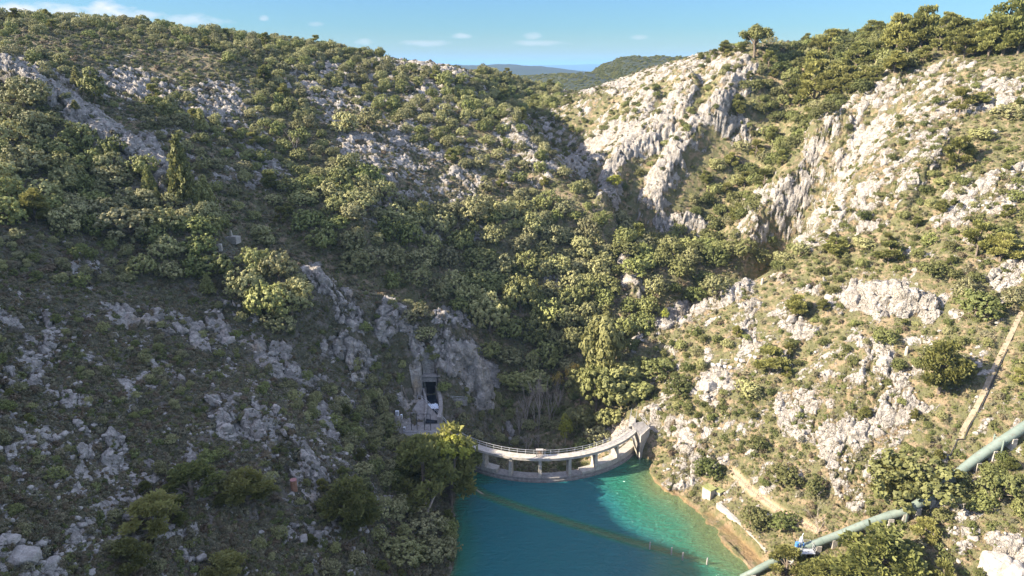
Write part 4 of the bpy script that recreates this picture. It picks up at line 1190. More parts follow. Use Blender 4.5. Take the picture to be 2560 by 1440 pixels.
for q in order:
    if cover[q] <= 0 or keep_r[q] > cover[q] ** 1.5: continue
    r = float(rad_t[q]); x, y = float(X_[q]), float(Y_[q])
    f = .54 if cover[q] > .8 else .76
    if not SP.ok(x, y, r, f): continue
    SP.add(x, y, r)
    is_oak = RNG.random() < share[q]
    put('oak' if is_oak else 'pine', x, y, float(Z_[q]) - .12 * r, r if is_oak else r * .85, (int(RNG.choice([0, 6, 7, 7])) if (is_oak and px_[q] > 1560 and RNG.random() < .75) else int(RNG.integers(6 if is_oak else 4))), None, None, (1, 1, float(RNG.uniform(.8, 1.15))))

# shrubs
N_S = 190000
ci, cj = sample(N_S)
cn_, cm_ = sample(60000, cum_near); ci[:60000] = cn_; cj[:60000] = cm_
X_, Y_, Z_ = gather(ci, cj); px_ = GPX[ci, cj]; py_ = GPY[ci, cj]; RK = ROCK[ci, cj]; RT = RIGHT[ci, cj]
pts_ = np.stack([X_, Y_, Z_], -1).astype(np.float32)
patch = .5 + .5 * fbm(pts_, (.07, .07, .07), 3, 23)
fore = py_ + .12 * px_ > 720
d_left = np.where((py_ < 520 + .0 * px_), .92, .85)
dens = np.where(RT > .5, np.where(py_ > 560, .62, .6), d_left) * (.35 + 1.1 * smooth(.3, .62, patch))
dens = dens * (1 - .95 * smooth(.42, .58, RK)) * ~bare_mask(px_, py_)
keep = RNG.random(N_S) < dens * .62
SHR = []
SS = Spacing(1.5)
mixL = ['shrub'] * 3 + ['grey'] * 6 + ['dry'] * 2
mixR = ['shrub'] * 7 + ['grey'] * 3 + ['dry'] * 1
mixU = ['shrub'] * 6 + ['grey'] * 5 + ['young'] * 2 + ['dry']
for q in np.nonzero(keep)[0]:
    r = float(.45 + .75 * RNG.random() ** 2.2); x, y = float(X_[q]), float(Y_[q])
    if RT[q] < .5 and py_[q] < 300: r *= 1.35
    if not SS.ok(x, y, r, .55): continue
    SS.add(x, y, r)
    mx_ = mixR if RT[q] > .5 else (mixU if py_[q] < 330 else mixL)
    kd = mx_[int(RNG.integers(len(mx_)))]
    SHR.append((x, y, float(Z_[q]) - .12 * r, r, kd, float(px_[q]), float(py_[q]), bool(vis[ci[q], cj[q]])))
print('plants', len(PLANTS), 'shrubs', len(SHR))
# low tufts, everywhere the soil shows
N_T = 170000
ti, tj = sample(N_T, cum_near)
tX, tY, tZ = gather(ti, tj); tRK = ROCK[ti, tj]; tRT = RIGHT[ti, tj]
tk = (RNG.random(N_T) < (1 - .93 * smooth(.42, .56, tRK)) * np.where(tRT > .5, .85, 1.0)) & (PATHM[ti, tj] < .3) & vis[ti, tj]
tX, tY, tZ, tRT = tX[tk], tY[tk], tZ[tk], tRT[tk]


# ------------------------------------------------------------------ planting: single things and the masses
def scatter(name, label, protos, pts, rot, scl, pick):
    """one object: points of a mesh with a geometry-nodes instancer"""
    me = bpy.data.meshes.new(name); me.vertices.add(len(pts)); me.vertices.foreach_set('co', np.asarray(pts, dtype=np.float32).ravel())
    a = me.attributes.new('turn', 'FLOAT', 'POINT'); a.data.foreach_set('value', np.asarray(rot, dtype=np.float32))
    a = me.attributes.new('size', 'FLOAT_VECTOR', 'POINT'); a.data.foreach_set('vector', np.asarray(scl, dtype=np.float32).ravel())
    a = me.attributes.new('pick', 'INT', 'POINT'); a.data.foreach_set('value', np.asarray(pick, dtype=np.int32))
    o = link(bpy.data.objects.new(name, me))
    cl = bpy.data.collections.new(name + ' kinds')
    for i, m_ in enumerate(protos): cl.objects.link(bpy.data.objects.new('kind_%03d' % i, m_))
    ng = bpy.data.node_groups.new(name, 'GeometryNodeTree')
    ng.interface.new_socket('Geometry', in_out='INPUT', socket_type='NodeSocketGeometry'); ng.interface.new_socket('Geometry', in_out='OUTPUT', socket_type='NodeSocketGeometry')
    gi = ng.nodes.new('NodeGroupInput'); go = ng.nodes.new('NodeGroupOutput')
    ip = ng.nodes.new('GeometryNodeInstanceOnPoints'); ci_ = ng.nodes.new('GeometryNodeCollectionInfo')
    ci_.inputs['Collection'].default_value = cl; ci_.inputs['Separate Children'].default_value = True; ci_.inputs['Reset Children'].default_value = True
    def named(nm, ty):
        x = ng.nodes.new('GeometryNodeInputNamedAttribute'); x.data_type = ty; x.inputs['Name'].default_value = nm; return x.outputs[0]
    cx = ng.nodes.new('ShaderNodeCombineXYZ'); ng.links.new(named('turn', 'FLOAT'), cx.inputs[2])
    ng.links.new(gi.outputs[0], ip.inputs['Points']); ng.links.new(ci_.outputs[0], ip.inputs['Instance'])
    ip.inputs['Pick Instance'].default_value = True
    ng.links.new(named('pick', 'INT'), ip.inputs['Instance Index']); ng.links.new(named('size', 'FLOAT_VECTOR'), ip.inputs['Scale']); ng.links.new(cx.outputs[0], ip.inputs['Rotation'])
    ng.links.new(ip.outputs[0], go.inputs[0])
    md = o.modifiers.new('scatter', 'NODES'); md.node_group = ng
    tag(o, label, None, None, 'stuff'); return o


PLACES = [
    (40, 80, 'at the far left of the skyline'), (200, 75, 'on the leftmost skyline brow'), (380, 85, 'on the left skyline'), (560, 105, 'along the falling left skyline'), (740, 130, 'on the skyline above pale slabs'), (900, 150, 'on the skyline left of centre'),
    (1060, 170, 'near the end of the left skyline'), (1220, 200, 'beyond the left shoulder'), (1340, 225, 'in the far valley gap'), (60, 160, 'at the head of the pale rib'), (250, 180, 'above the upper left slabs'), (450, 190, 'on the upper left garrigue'),
    (640, 200, 'below the left skyline brow'), (800, 220, 'beside the high pale slabs'), (960, 250, 'under the skyline rocks'), (1120, 270, 'on the left shoulder'), (1230, 330, 'on the spur above the valley'), (1330, 400, 'along the shaded spur edge'), (1440, 480, 'low on the shaded spur edge'),
    (60, 300, 'left of the pale diagonal rib'), (300, 260, 'beside the pale diagonal rib'), (450, 320, 'right of the pale diagonal rib'), (600, 340, 'in the upper left gully'), (740, 380, 'in the middle of the left hill'), (880, 400, 'among the mid hill slabs'), (1040, 420, 'on the sunny mid hill'), (1180, 450, 'left of the spur edge'),
    (60, 420, 'in the shaded left edge wood'), (200, 430, 'under the pale diagonal rib'), (330, 480, 'at the foot of the pale rib'), (480, 500, 'round the tall young pine'), (620, 520, 'in the gully behind the plinth'), (780, 500, 'on the dark gully side'), (920, 540, 'in the middle wood'), (1060, 560, 'in the upper middle wood'),
    (1200, 580, 'in the sunny middle wood'), (1330, 590, 'in the wood under the spur'), (1460, 610, 'on the wooded nose'), (1590, 630, 'at the tip of the spur wood'), (1720, 640, 'right of the wooded nose'), (1850, 665, 'in the dark gorge bend'), (80, 580, 'at the lower left wood edge'), (250, 600, 'below the broad oak canopy'), (400, 640, 'in the shade below the canopy'),
    (500, 680, 'left of the sunlit clump'), (640, 700, 'in the sunlit clump below the plinth'), (760, 740, 'at the right of the sunlit clump'), (800, 620, 'in the gully above the cliff'), (900, 670, 'above the cliff path'), (1010, 700, 'on the slope over the tunnel'), (1130, 690, 'in the wood over the tunnel cliff'), (1250, 700, 'in the heart of the wood'),
    (1380, 700, 'in the right of the wood'), (1500, 720, 'beside the grey pinnacles'), (1620, 730, 'right of the grey pinnacles'), (1740, 720, 'in the gorge behind the spur'), (1180, 800, 'beside the tunnel cliff top'), (1290, 820, 'in the lower wood'), (1400, 820, 'low in the wood'), (1520, 820, 'at the gorge behind the spur crest'),
    (1280, 930, 'in the dark gorge bottom'), (1400, 930, 'in the gorge by the yellow trees'), (1500, 920, 'right of the yellow trees'), (1560, 990, 'above the right abutment'), (1470, 1050, 'behind the dam on the right'), (1350, 1060, 'behind the dam'), (1200, 1050, 'right of the tunnel channel'), (1080, 860, 'on the cliff above the tunnel'), (960, 830, 'left of the tunnel cliff'),
    (960, 960, 'left of the tunnel mouth'), (900, 1060, 'below the shaded cliffs'), (1040, 1160, 'at the left end of the dam'), (1060, 1300, 'on the left shore'), (1040, 1410, 'at the bottom of the left shore'), (900, 1200, 'on the shaded lower slope'), (880, 1350, 'on the lower slope by the shore'), (740, 1280, 'below the rusty cylinder'), (620, 1180, 'left of the rusty cylinder'),
    (480, 1230, 'on the dark lower left slope'), (350, 1350, 'at the bottom left'), (600, 1400, 'at the bottom below the rocks'), (130, 1340, 'by the white bottom left boulders'), (120, 1150, 'on the shaded scree'), (300, 1100, 'in the middle of the shaded scree'), (450, 980, 'on the shaded left slope'), (130, 900, 'by the left pale bands'), (300, 760, 'above the pale shaded bands'), (100, 700, 'on the shaded far left slope'), (560, 850, 'by the shaded pale bands'), (720, 930, 'on the shaded cliffs'), (660, 1060, 'by the shaded crags'),
    (1440, 330, 'at the left foot of the ribbed crag'), (1560, 260, 'on the upper ribbed crag'), (1700, 200, 'on the crest of the ribbed crag'), (1560, 420, 'between the crag ribs'), (1700, 420, 'on the right crag rib'), (1820, 400, 'beside the right crag rib'), (1860, 230, 'under the umbrella pine'), (1830, 150, 'on the umbrella pine crest'), (1960, 170, 'right of the umbrella pine'), (1980, 290, 'in the upper green gully'), (1900, 420, 'in the green gully'),
    (1780, 530, 'low in the green gully'), (1660, 590, 'at the foot of the ribbed crag'), (1900, 600, 'at the mouth of the green gully'), (2070, 150, 'on the saddle of the right skyline'), (2100, 230, 'at the top of the green gully'), (2200, 140, 'left of the right skyline pines'), (2320, 120, 'in the right skyline pines'), (2450, 120, 'in the far right skyline grove'), (2540, 110, 'at the right end of skyline'),
    (2200, 300, 'at the top of the great slab'), (2350, 260, 'on the upper right rocks'), (2500, 250, 'below the far right skyline'), (2080, 420, 'on the left of the great slab'), (2220, 450, 'on the great slab'), (2380, 420, 'right of the great slab'), (2500, 420, 'on the upper right slope'), (2030, 560, 'at the foot of the great slab'), (2180, 580, 'below the great slab'), (2340, 580, 'on the right slope scrub'), (2490, 580, 'on the right edge scrub'),
    (2000, 690, 'on the bench below the slab'), (2150, 670, 'in the bench scrub'), (2300, 680, 'above the white cliff band'), (2470, 690, 'beside the white right edge rock'), (1750, 800, 'on the near spur crest'), (1880, 790, 'below the near spur crest'), (2020, 800, 'on the middle right slope'), (2180, 840, 'under the white cliff band'), (2330, 850, 'right below the white cliff band'), (2450, 850, 'beside the concrete ramp'),
    (1660, 900, 'on the near spur flank'), (1780, 880, 'by the floodlights'), (1930, 900, 'right of the floodlights'), (2080, 940, 'above the pale right cliff'), (2230, 960, 'on top of the pale right cliff'), (2370, 980, 'left of the concrete ramp'), (2520, 970, 'right of the concrete ramp'), (1660, 1040, 'above the right shore'), (1800, 1050, 'below the floodlight rock'), (1930, 1050, 'left of the pale right cliff'), (2080, 1120, 'on the pale right cliff'), (2260, 1130, 'behind the green pipe'), (2480, 1080, 'by the upper pipe'),
    (1660, 1160, 'at the right shore'), (1780, 1160, 'above the shore hut'), (1920, 1180, 'above the footpath'), (2060, 1240, 'right of the footpath'), (1880, 1290, 'behind the shore wall'), (2000, 1300, 'above the valve platform'), (2160, 1330, 'by the lower pipe'), (2310, 1320, 'below the green pipe'), (2500, 1230, 'below the upper pipe'), (1980, 1410, 'below the valve platform'), (2160, 1420, 'at the bottom right'), (2360, 1420, 'left of the corner cliff'), (2520, 1380, 'at the corner cliff'),
]
PLC = np.array([(a, b_) for a, b_, _ in PLACES], float)
ORD = ['first', 'second', 'third', 'fourth', 'fifth', 'sixth', 'seventh', 'eighth', 'ninth', 'tenth', 'eleventh', 'twelfth', 'thirteenth', 'fourteenth', 'fifteenth', 'sixteenth', 'seventeenth', 'eighteenth', 'nineteenth', 'twentieth']


def label_all(items, noun, look):
    """items: dicts with px, py, pr; writes item['label'] so that each label singles out one"""
    by = {}
    for it in items:
        k = int(np.argmin(np.hypot(PLC[:, 0] - it['px'], PLC[:, 1] - it['py'])))
        by.setdefault(k, []).append(it)
    for k, L in by.items():
        L.sort(key=lambda d: d['px']); med = sorted(d['pr'] for d in L)[len(L) // 2]
        for n, it in enumerate(L):
            size = 'broad' if it['pr'] > 1.25 * med else ('small' if it['pr'] < .8 * med else 'rounded')
            where = PLACES[k][2]
            if len(L) == 1: it['label'] = '%s %s %s standing %s' % (size, look(it), noun, where)
            else: it['label'] = '%s %s, %s from the left %s' % (look(it), noun, ORD[min(n, 19)], where)


KINDS = {'oak': ('holm_oak', 'holm oak', 'oak', 'holm oaks of the gorge'), 'pine': ('pine_tree', 'pine', 'pine', 'pines of the gorge'), 'umbrella': ('pine_tree', 'umbrella pine', 'pine', None), 'young': ('young_pine', 'young pine', 'pine', 'young pines'),
         'broadleaf': ('bright_tree', 'fresh green tree', 'tree', 'fresh green trees'), 'tall': ('bright_tree', 'tall sunlit pine top', 'tree', 'fresh green trees'), 'pale': ('pine_tree', 'pine', 'pine', 'pines of the gorge'),
         'golden': ('yellow_tree', 'yellow spring tree', 'tree', 'yellow spring trees')}


def visible_plant(p):
    h = march(p['px'], p['py'])
    if h is None: return True
    return GY[h] > p['y'] - p['r'] * 2.2


for p in PLANTS: p['vis'] = (-p['pr'] < p['px'] < 2560 + p['pr']) and (-p['pr'] < p['py'] < 1440 + p['pr']) and visible_plant(p)
singles = []; mass = []
for kind in KINDS:
    L = [p for p in PLANTS if p['kind'] == kind]
    L.sort(key=lambda p: (-bool(p['vis']), -bool(p['hand']), -p['pr']))
    lim = 290 if kind in ('oak', 'pine') else 60
    for i, p in enumerate(L):
        (singles if (p['vis'] and i < lim) else mass).append(p)


def leaf_word(p):
    if p['kind'] == 'oak' and p['var'] > 5: return 'deep green'
    if p['kind'] == 'oak': return 'dark grey-green' if p['var'] % 3 else 'fresh olive-green'
    return {'pine': 'soft green', 'umbrella': 'tall', 'young': 'pale green', 'broadleaf': 'bright', 'golden': 'thin', 'tall': 'lemon-green', 'pale': 'pale yellow-green'}[p['kind']]


for kind, (nm, noun, cat, grp) in KINDS.items():
    L = [p for p in singles if p['kind'] == kind]
    if not L: continue
    label_all(L, noun, leaf_word)
    for p in L:
        cr, tr = PROTO[kind][p['var']]
        o = empty(nm, (p['x'], p['y'], p['z']), p['rz']); s_ = p['r']
        o.scale = (s_ * p['sx'], s_ / p['sx'], s_ * p['sc'][2])
        tag(o, p['label'], cat, grp)
        link(bpy.data.objects.new('crown', cr), o); link(bpy.data.objects.new('trunk', tr), o)
if mass:
    flat = [(kind, i) for kind in PROTO for i in range(len(PROTO[kind]))]
    scatter('woodland', 'far and half hidden holm oaks and pines filling the slopes', [PROTO[k][i][0] for k, i in flat], [(p['x'], p['y'], p['z']) for p in mass],
            [p['rz'] for p in mass], [(p['r'] * p['sx'], p['r'] / p['sx'], p['r'] * p['sc'][2]) for p in mass], [flat.index((p['kind'], p['var'])) for p in mass])

fp = []
for V, n_ in FAR_PTS:
    a_ = RNG.random(n_) * (V.shape[0] - 1.001); b_ = RNG.random(n_) * (V.shape[1] * .6); i_, j_ = a_.astype(int), b_.astype(int); fa, fb = (a_ - i_)[:, None], (b_ - j_)[:, None]
    fp.append((V[i_, j_] * (1 - fa) + V[i_ + 1, j_] * fa) * (1 - fb) + (V[i_, j_ + 1] * (1 - fa) + V[i_ + 1, j_ + 1] * fa) * fb)
fp = np.concatenate(fp); fr_ = RNG.uniform(2.5, 5.5, len(fp))
scatter('far_woodland', 'dark woods covering the far plateau and the hill in the gap', [c_ for c_, _ in PROTO['pine']], fp - np.array([0, 0, 7.0]), RNG.uniform(0, 6.28, len(fp)), np.stack([fr_, fr_, fr_ * .8], -1), RNG.integers(0, 4, len(fp)))

SHR_D = [dict(x=a[0], y=a[1], z=a[2], r=a[3], kind=a[4], px=a[5], py=a[6], pr=a[3] * F / (a[1] * CT - (a[2] - HC) * ST), vis=a[7]) for a in SHR]
order = sorted(range(len(SHR_D)), key=lambda i: -SHR_D[i]['pr'] if (SHR_D[i]['vis'] and 0 < SHR_D[i]['px'] < 2560 and 0 < SHR_D[i]['py'] < 1440) else 0)
top = set(order[:295])
one = [SHR_D[i] for i in order[:295]]
LOOK = {'shrub': 'deep green', 'grey': 'grey-green', 'dry': 'dry brown', 'young': 'yellow-green'}
label_all(one, 'bush', lambda d: LOOK[d['kind']])
for d in one:
    V_ = SHRUBS[d['kind']]
    o = link(bpy.data.objects.new('garrigue_bush', V_[int(RNG.integers(len(V_)))])); o.location = (d['x'], d['y'], d['z']); o.scale = (d['r'],) * 3; o.rotation_euler = (0, 0, random.uniform(0, 6.28))
    tag(o, d['label'], 'bush', 'garrigue bushes nearest the camera')
rest = [SHR_D[i] for i in range(len(SHR_D)) if i not in top]
protos = []; ofs = {}
for k in SHRUBS: ofs[k] = (len(protos), len(SHRUBS[k])); protos += SHRUBS[k]
scatter('garrigue', 'countless low garrigue shrubs over the slopes', protos, [(d['x'], d['y'], d['z']) for d in rest], RNG.uniform(0, 6.28, len(rest)),
        [(d['r'], d['r'], d['r'] * random.uniform(.7, 1.15)) for d in rest], [ofs[d['kind']][0] + int(RNG.integers(ofs[d['kind']][1])) for d in rest])
tr_ = RNG.uniform(.16, .42, len(tX)) * np.where(tRT > .5, .9, 1.25)
pk = np.where(tRT > .5, RNG.choice([0, 1, 2], len(tX), p=[.4, .25, .35]), RNG.choice([0, 1, 2], len(tX), p=[.5, .35, .15]))
gi_, gj_ = sample(70000, cum_near); gk = (RNG.random(70000) < .42 * smooth(.36, .47, ROCK[gi_, gj_])) & vis[gi_, gj_] & (PATHM[gi_, gj_] < .5); gi_, gj_ = gi_[gk], gj_[gk]
STONES = []
for sd in range(4):
    bm = bmesh.new(); bmesh.ops.create_icosphere(bm, subdivisions=2, radius=1)
    P_ = np.array([v.co for v in bm.verts], dtype=np.float32); rg = np.random.default_rng(500 + sd); dd_ = np.ones(len(P_))
    for _ in range(11):
        kk = rg.normal(size=3); kk /= np.linalg.norm(kk); dd_ = np.minimum(dd_, rg.uniform(.55, .9) / np.maximum(P_ @ kk, .05))
    for v, q in zip(bm.verts, P_ * dd_[:, None] * rg.uniform(.7, 1.3, 3)): v.co = q
    me = bpy.data.meshes.new('stone'); bm.to_mesh(me); bm.free(); me.materials.append(M['rockface']); STONES.append(me)
gs = .12 + .38 * RNG.random(len(gi_)) ** 3
scatter('loose_stones', 'loose limestone rubble lying over the slopes', STONES, np.stack([GX[gi_, gj_], GY[gi_, gj_], GZ[gi_, gj_] + .02], -1), RNG.uniform(0, 6.28, len(gi_)), np.stack([gs * 1.2, gs, gs * .8], -1), RNG.integers(0, 4, len(gi_)))
scatter('ground_cover', 'low dry herbs and tufts between the rocks', [TUFTS['grey'], TUFTS['dry'], TUFTS['shrub']], np.stack([tX, tY, tZ - .04], -1), RNG.uniform(0, 6.28, len(tX)), np.stack([tr_] * 3, -1), pk)


# ------------------------------------------------------------------ the arched dam
DAM = empty('arched_dam', arc(.45, 1.0, 0)); tag(DAM, 'curved concrete arch dam with a footbridge deck on pillars', 'dam')


def local(o, root):
    """geometry was given in world space: hang it under its thing"""
    o.parent = root; o.matrix_parent_inverse = root.matrix_basis.inverted() if False else Matrix.Translation(-Vector(root.location)); return o


def s_of_px(px, z, off=0.0):
    lo, hi = -.3, 1.2
    for _ in range(50):
        md = (lo + hi) / 2; p = arc(md, off, z); x, _y = project(np.array(p.x), np.array(p.y), np.array(p.z))
        if x < px: lo = md
        else: hi = md
    return (lo + hi) / 2


def arc_slab(b, s0, s1, off0, off1, z0, z1, n=48):
    k = max(2, int(n * abs(s1 - s0)) + 2)
    L = [arc(s0 + (s1 - s0) * i / (k - 1), off0, z1) for i in range(k)]; Rr = [arc(s0 + (s1 - s0) * i / (k - 1), off1, z1) for i in range(k)]
    b.strip(L, Rr, z1 - z0)


SILL, DECK = 1.05, 6.1
b = MB(); arc_slab(b, -.14, 1.02, 0, 2.3, -9, SILL)
arc_slab(b, -.14, 1.02, -.22, .0, -9, .45)                      # foot ledge at the waterline
local(b.build('weir_wall', M['concrete_dark']), DAM)
pil = [s_of_px(p, SILL + .5) for p in (1209, 1275, 1350, 1425, 1491, 1544)]
sL0, sL1 = s_of_px(1203, SILL), s_of_px(1241, SILL)
b = MB(); arc_slab(b, sL0, sL1, .05, 2.1, SILL + .002, SILL + .95); local(b.build('raised_sill', M['concrete']), DAM)
sA, sB = s_of_px(1455, SILL), s_of_px(1488, SILL)
b = MB(); arc_slab(b, sA, sB, .05, 2.1, SILL + .002, SILL + .55); local(b.build('raised_sill', M['concrete']), DAM)
b = MB(); arc_slab(b, sB + .001, 1.02, .04, 2.12, SILL + .002, SILL + 1.35); local(b.build('raised_sill', M['concrete']), DAM)
b = MB(); arc_slab(b, -.2, 1.0, -.1, 2.0, DECK - .55, DECK); arc_slab(b, -.2, 1.0, -.16, -.1, DECK - .5, DECK + .1); local(b.build('deck', M['concrete']), DAM)
for i, s0 in enumerate(pil):
    p = arc(s0, .95, 0); a = A0 + (A1 - A0) * s0
    z0 = SILL + (.96 if sL0 < s0 < sL1 else 0) + (1.36 if s0 > sB else 0)
    z0 = SILL + .96 if sL0 < s0 < sL1 else (SILL + 1.35 if s0 > sB else SILL)
    bb = MB(); w = .34
    t_ = Vector((-math.sin(a), math.cos(a), 0)); n_ = Vector((math.cos(a), math.sin(a), 0))
    bot = [p + t_ * w + n_ * .95, p - t_ * w + n_ * .95, p - t_ * w - n_ * .9, p + t_ * w - n_ * .9]; tp = [p + t_ * w + n_ * .75, p - t_ * w + n_ * .75, p - t_ * w - n_ * .7, p + t_ * w - n_ * .7]
    bb.hexa([Vector((v.x, v.y, z0 + .002)) for v in bot], [Vector((v.x, v.y, DECK - .552)) for v in tp])
    local(bb.build('pillar', M['concrete']), DAM)
def railing(root, pts, h=1.05, gap=2.0, r=.035, material='steel', mids=1):
    """rails over a polyline and a post at each gap, all under root"""
    pts = [Vector(p) for p in pts]; b = MB()
    for k in range(mids + 1): b.tube([p + Vector((0, 0, h * (k + 1) / (mids + 1))) for p in pts], r * .85, 5)
    local(b.build('rail', M[material]), root)
    L = [0]
    for a_, c_ in zip(pts[:-1], pts[1:]): L.append(L[-1] + (c_ - a_).length)
    n = max(1, round(L[-1] / gap))
    for i in range(n + 1):
        d = L[-1] * i / n; j = max(0, min(len(pts) - 2, next((q for q in range(len(L) - 1) if L[q + 1] >= d - 1e-6), len(pts) - 2)))
        f = (d - L[j]) / max(1e-6, L[j + 1] - L[j]); p = pts[j].lerp(pts[j + 1], f)
        local(MB().tube([p - Vector((0, 0, .05)), p + Vector((0, 0, h))], r, 5).build('post', M[material]), root)


RB = empty('railing', arc(.4, 1.9, DECK)); tag(RB, 'long grey two-rail railing along the back of the dam deck', 'railing', None)
railing(RB, [arc(-.1 + 1.08 * i / 40, 1.92, DECK) for i in range(41)], 1.1, 1.9, .045)
RF = empty('railing', arc(.8, .05, DECK)); tag(RF, 'shorter grey railing on the front of the dam deck at its sunlit end', 'railing', None)
s0 = s_of_px(1440, DECK); railing(RF, [arc(s0 + (.99 - s0) * i / 24, .05, DECK) for i in range(25)], 1.1, 2.3, .035)
# sluice hoist on the deck
sH = s_of_px(1349, DECK + .5, 1.2); ph = arc(sH, 1.3, DECK); a = A0 + (A1 - A0) * sH; rzh = a + math.pi / 2
HO = empty('sluice_hoist', ph, rzh); tag(HO, 'rusty lattice sluice hoist standing on the middle of the dam deck', 'hoist')
b = MB()
for x in (-.75, .75):
    for y in (-.3, .3): b.box((x, y, .8), (.1, .1, 1.6))
b.box((0, 0, 1.62), (1.7, .75, .09)); b.box((0, 0, .08), (1.7, .75, .14)); b.build('frame', M['wood'], HO)
b = MB()
for y in (-.3, .3):
    for k in range(3):
        x0 = -.7 + k * .47; b.tube([(x0, y, .2), (x0 + .47, y, 1.55)], .03, 4); b.tube([(x0 + .47, y, .2), (x0, y, 1.55)], .03, 4)
b.build('lattice', M['bare'], HO)
b = MB(); b.tube([(0, -.55, 1.1), (0, .55, 1.1)], .07, 8); b.tube([(.32 * math.cos(t * math.pi / 8), -.58, 1.1 + .32 * math.sin(t * math.pi / 8)) for t in range(17)], .03, 5); b.build('handwheel', M['rusty'], HO)
sV = s_of_px(1362, DECK + .5, 1.2); pv = arc(sV, 1.3, DECK)
VS = empty('valve_stand', pv, rzh); tag(VS, 'small pale valve stand right beside the sluice hoist on the deck', 'valve')
b = MB(); b.tube([(0, 0, 0), (0, 0, 1.3)], [.14, .1], 8); b.box((0, 0, .05), (.6, .6, .1)); b.build('stem', M['steel'], VS)
b = MB(); b.tube([(.3 * math.cos(t * math.pi / 6), .3 * math.sin(t * math.pi / 6), 1.38) for t in range(13)], .04, 5); b.tube([(-.3, 0, 1.38), (.3, 0, 1.38)], .03, 4); b.box((0, 0, 1.5), (.3, .25, .22)); b.build('handwheel', M['plaster'], VS)

# right abutment: landing, wing wall and slanting buttress
e0, e1 = arc(.985, -.1, DECK), arc(.985, 2.0, DECK)
ABT = empty('dam_abutment', (e0 + e1) / 2 - Vector((0, 0, DECK))); tag(ABT, 'pale concrete abutment with a landing where the dam deck meets the right bank', 'abutment')
f0 = at_z(1601, 1092, DECK); f1 = at_z(1624, 1070, DECK); f2 = at_z(1607, 1053, DECK); f3 = at_z(1577, 1060, DECK)
b = MB(); b.hexa([Vector((v.x, v.y, -2)) for v in (f0, f1, f2, f3)], [f0 + Vector((0, 0, .03)), f1 + Vector((0, 0, .03)), f2 + Vector((0, 0, .03)), f3 + Vector((0, 0, .03))]); local(b.build('landing', M['concrete_dark']), ABT)
q0 = arc(.975, -.15, 0); q1 = at_z(1598, 1140, 0); n_ = Vector((f0.x - f3.x, f0.y - f3.y, 0)).normalized() * .6
b = MB(); tt = Vector((q1.y - q0.y, -(q1.x - q0.x), 0)).normalized() * .35
g0 = at_z(1583, 1096, DECK - .6)
b.hexa([q1 - tt - n_ + Vector((0, 0, -2)), q1 + tt - n_ + Vector((0, 0, -2)), q1 + tt + n_ + Vector((0, 0, -2)), q1 - tt + n_ + Vector((0, 0, -2))], [g0 - tt - n_, g0 + tt - n_, g0 + tt + n_, g0 - tt + n_]); local(b.build('buttress', M['plaster']), ABT)
b = MB(); w0, w1 = f0 + Vector((.05, -.35, 0)), f1 + Vector((.05, -.35, 0)); d_ = Vector((-.15, .3, 0))
b.hexa([Vector((v.x, v.y, -1)) for v in (w0, w1, w1 + d_, w0 + d_)], [v + Vector((0, 0, .35)) for v in (w0, w1, w1 + d_, w0 + d_)]); local(b.build('wing_wall', M['concrete']), ABT)
RL = empty('railing', (f0 + f1) / 2); tag(RL, 'small railing round the landing at the right end of the dam', 'railing')
railing(RL, [f0 + Vector((.1, .1, .3)), f1 + Vector((-.1, .1, .3)), f2 + Vector((0, -.1, .1))], 1.05, 1.2, .035)
# steps climbing behind the landing
u0 = at_z(1572, 1066, DECK); u1 = at_z(1588, 1060, DECK); up_ = ground(1578, 1034); v0 = Vector((up_.x, up_.y, up_.z)); dirv = v0 - u0
ST_OBJ = empty('steps', u0); tag(ST_OBJ, 'short flight of concrete steps climbing behind the dam landing', 'steps')
b = MB(); wv_ = (u1 - u0)
for k in range(10):
    p = u0 + dirv * (k / 10); p2 = u0 + dirv * ((k + 1) / 10); zt = p2.z
    b.hexa([Vector((p.x, p.y, p.z - 1.2)), Vector((p.x, p.y, p.z - 1.2)) + wv_, Vector((p2.x, p2.y, p.z - 1.2)) + wv_, Vector((p2.x, p2.y, p.z - 1.2))],
           [Vector((p.x, p.y, zt)), Vector((p.x, p.y, zt)) + wv_, Vector((p2.x, p2.y, zt)) + wv_, Vector((p2.x, p2.y, zt))])
local(b.build('flight', M['concrete']), ST_OBJ)
railing(ST_OBJ, [u0 + Vector((0, 0, .2)), u0 + dirv + Vector((0, 0, .3))], 1.1, 1.2, .04); railing(ST_OBJ, [u1 + Vector((0, 0, .2)), u1 + dirv + Vector((0, 0, .3))], 1.1, 1.6, .035)

# ------------------------------------------------------------------ tunnel outlet on the left bank
PORT = empty('tunnel_portal', TUN); tag(PORT, 'dark concrete tunnel mouth at the foot of the shaded cliff', 'tunnel')
zt = 13.4; W2 = 1.7
b = MB(); x0, y0 = TUN.x, TUN.y
b.box((x0 + .1, y0 + .6, zt + .75), (5.2, 1.8, 1.5)); b.box((x0 + .1, y0 - .45, zt + 1.58), (5.6, .6, .16)); b.box((x0, y0 - .36, zt + .25), (4.3, .22, .5)); local(b.build('lintel', M['concrete_dark']), PORT)
for sx in (-1, 1):
    b = MB(); b.box((x0 + sx * (W2 + .45), y0 + .6, (zt + 7) / 2), (.8, 1.7, zt - 7 - .01)); local(b.build('jamb', M['concrete_dark']), PORT)
b = MB(); b.box((x0, y0 + 1.55, 11), (2 * W2 + .1, .1, 5)); local(b.build('gloom_panel', M['dark']), PORT)  # near-black panel across the mouth stands in for the unlit depth
local(MB().tube([(x0 + 2.1, y0 - .5, 11.5), (x0 + 2.1, y0 - .5, zt + 3.2)], .09, 6).build('gauge_pole', M['black']), PORT)
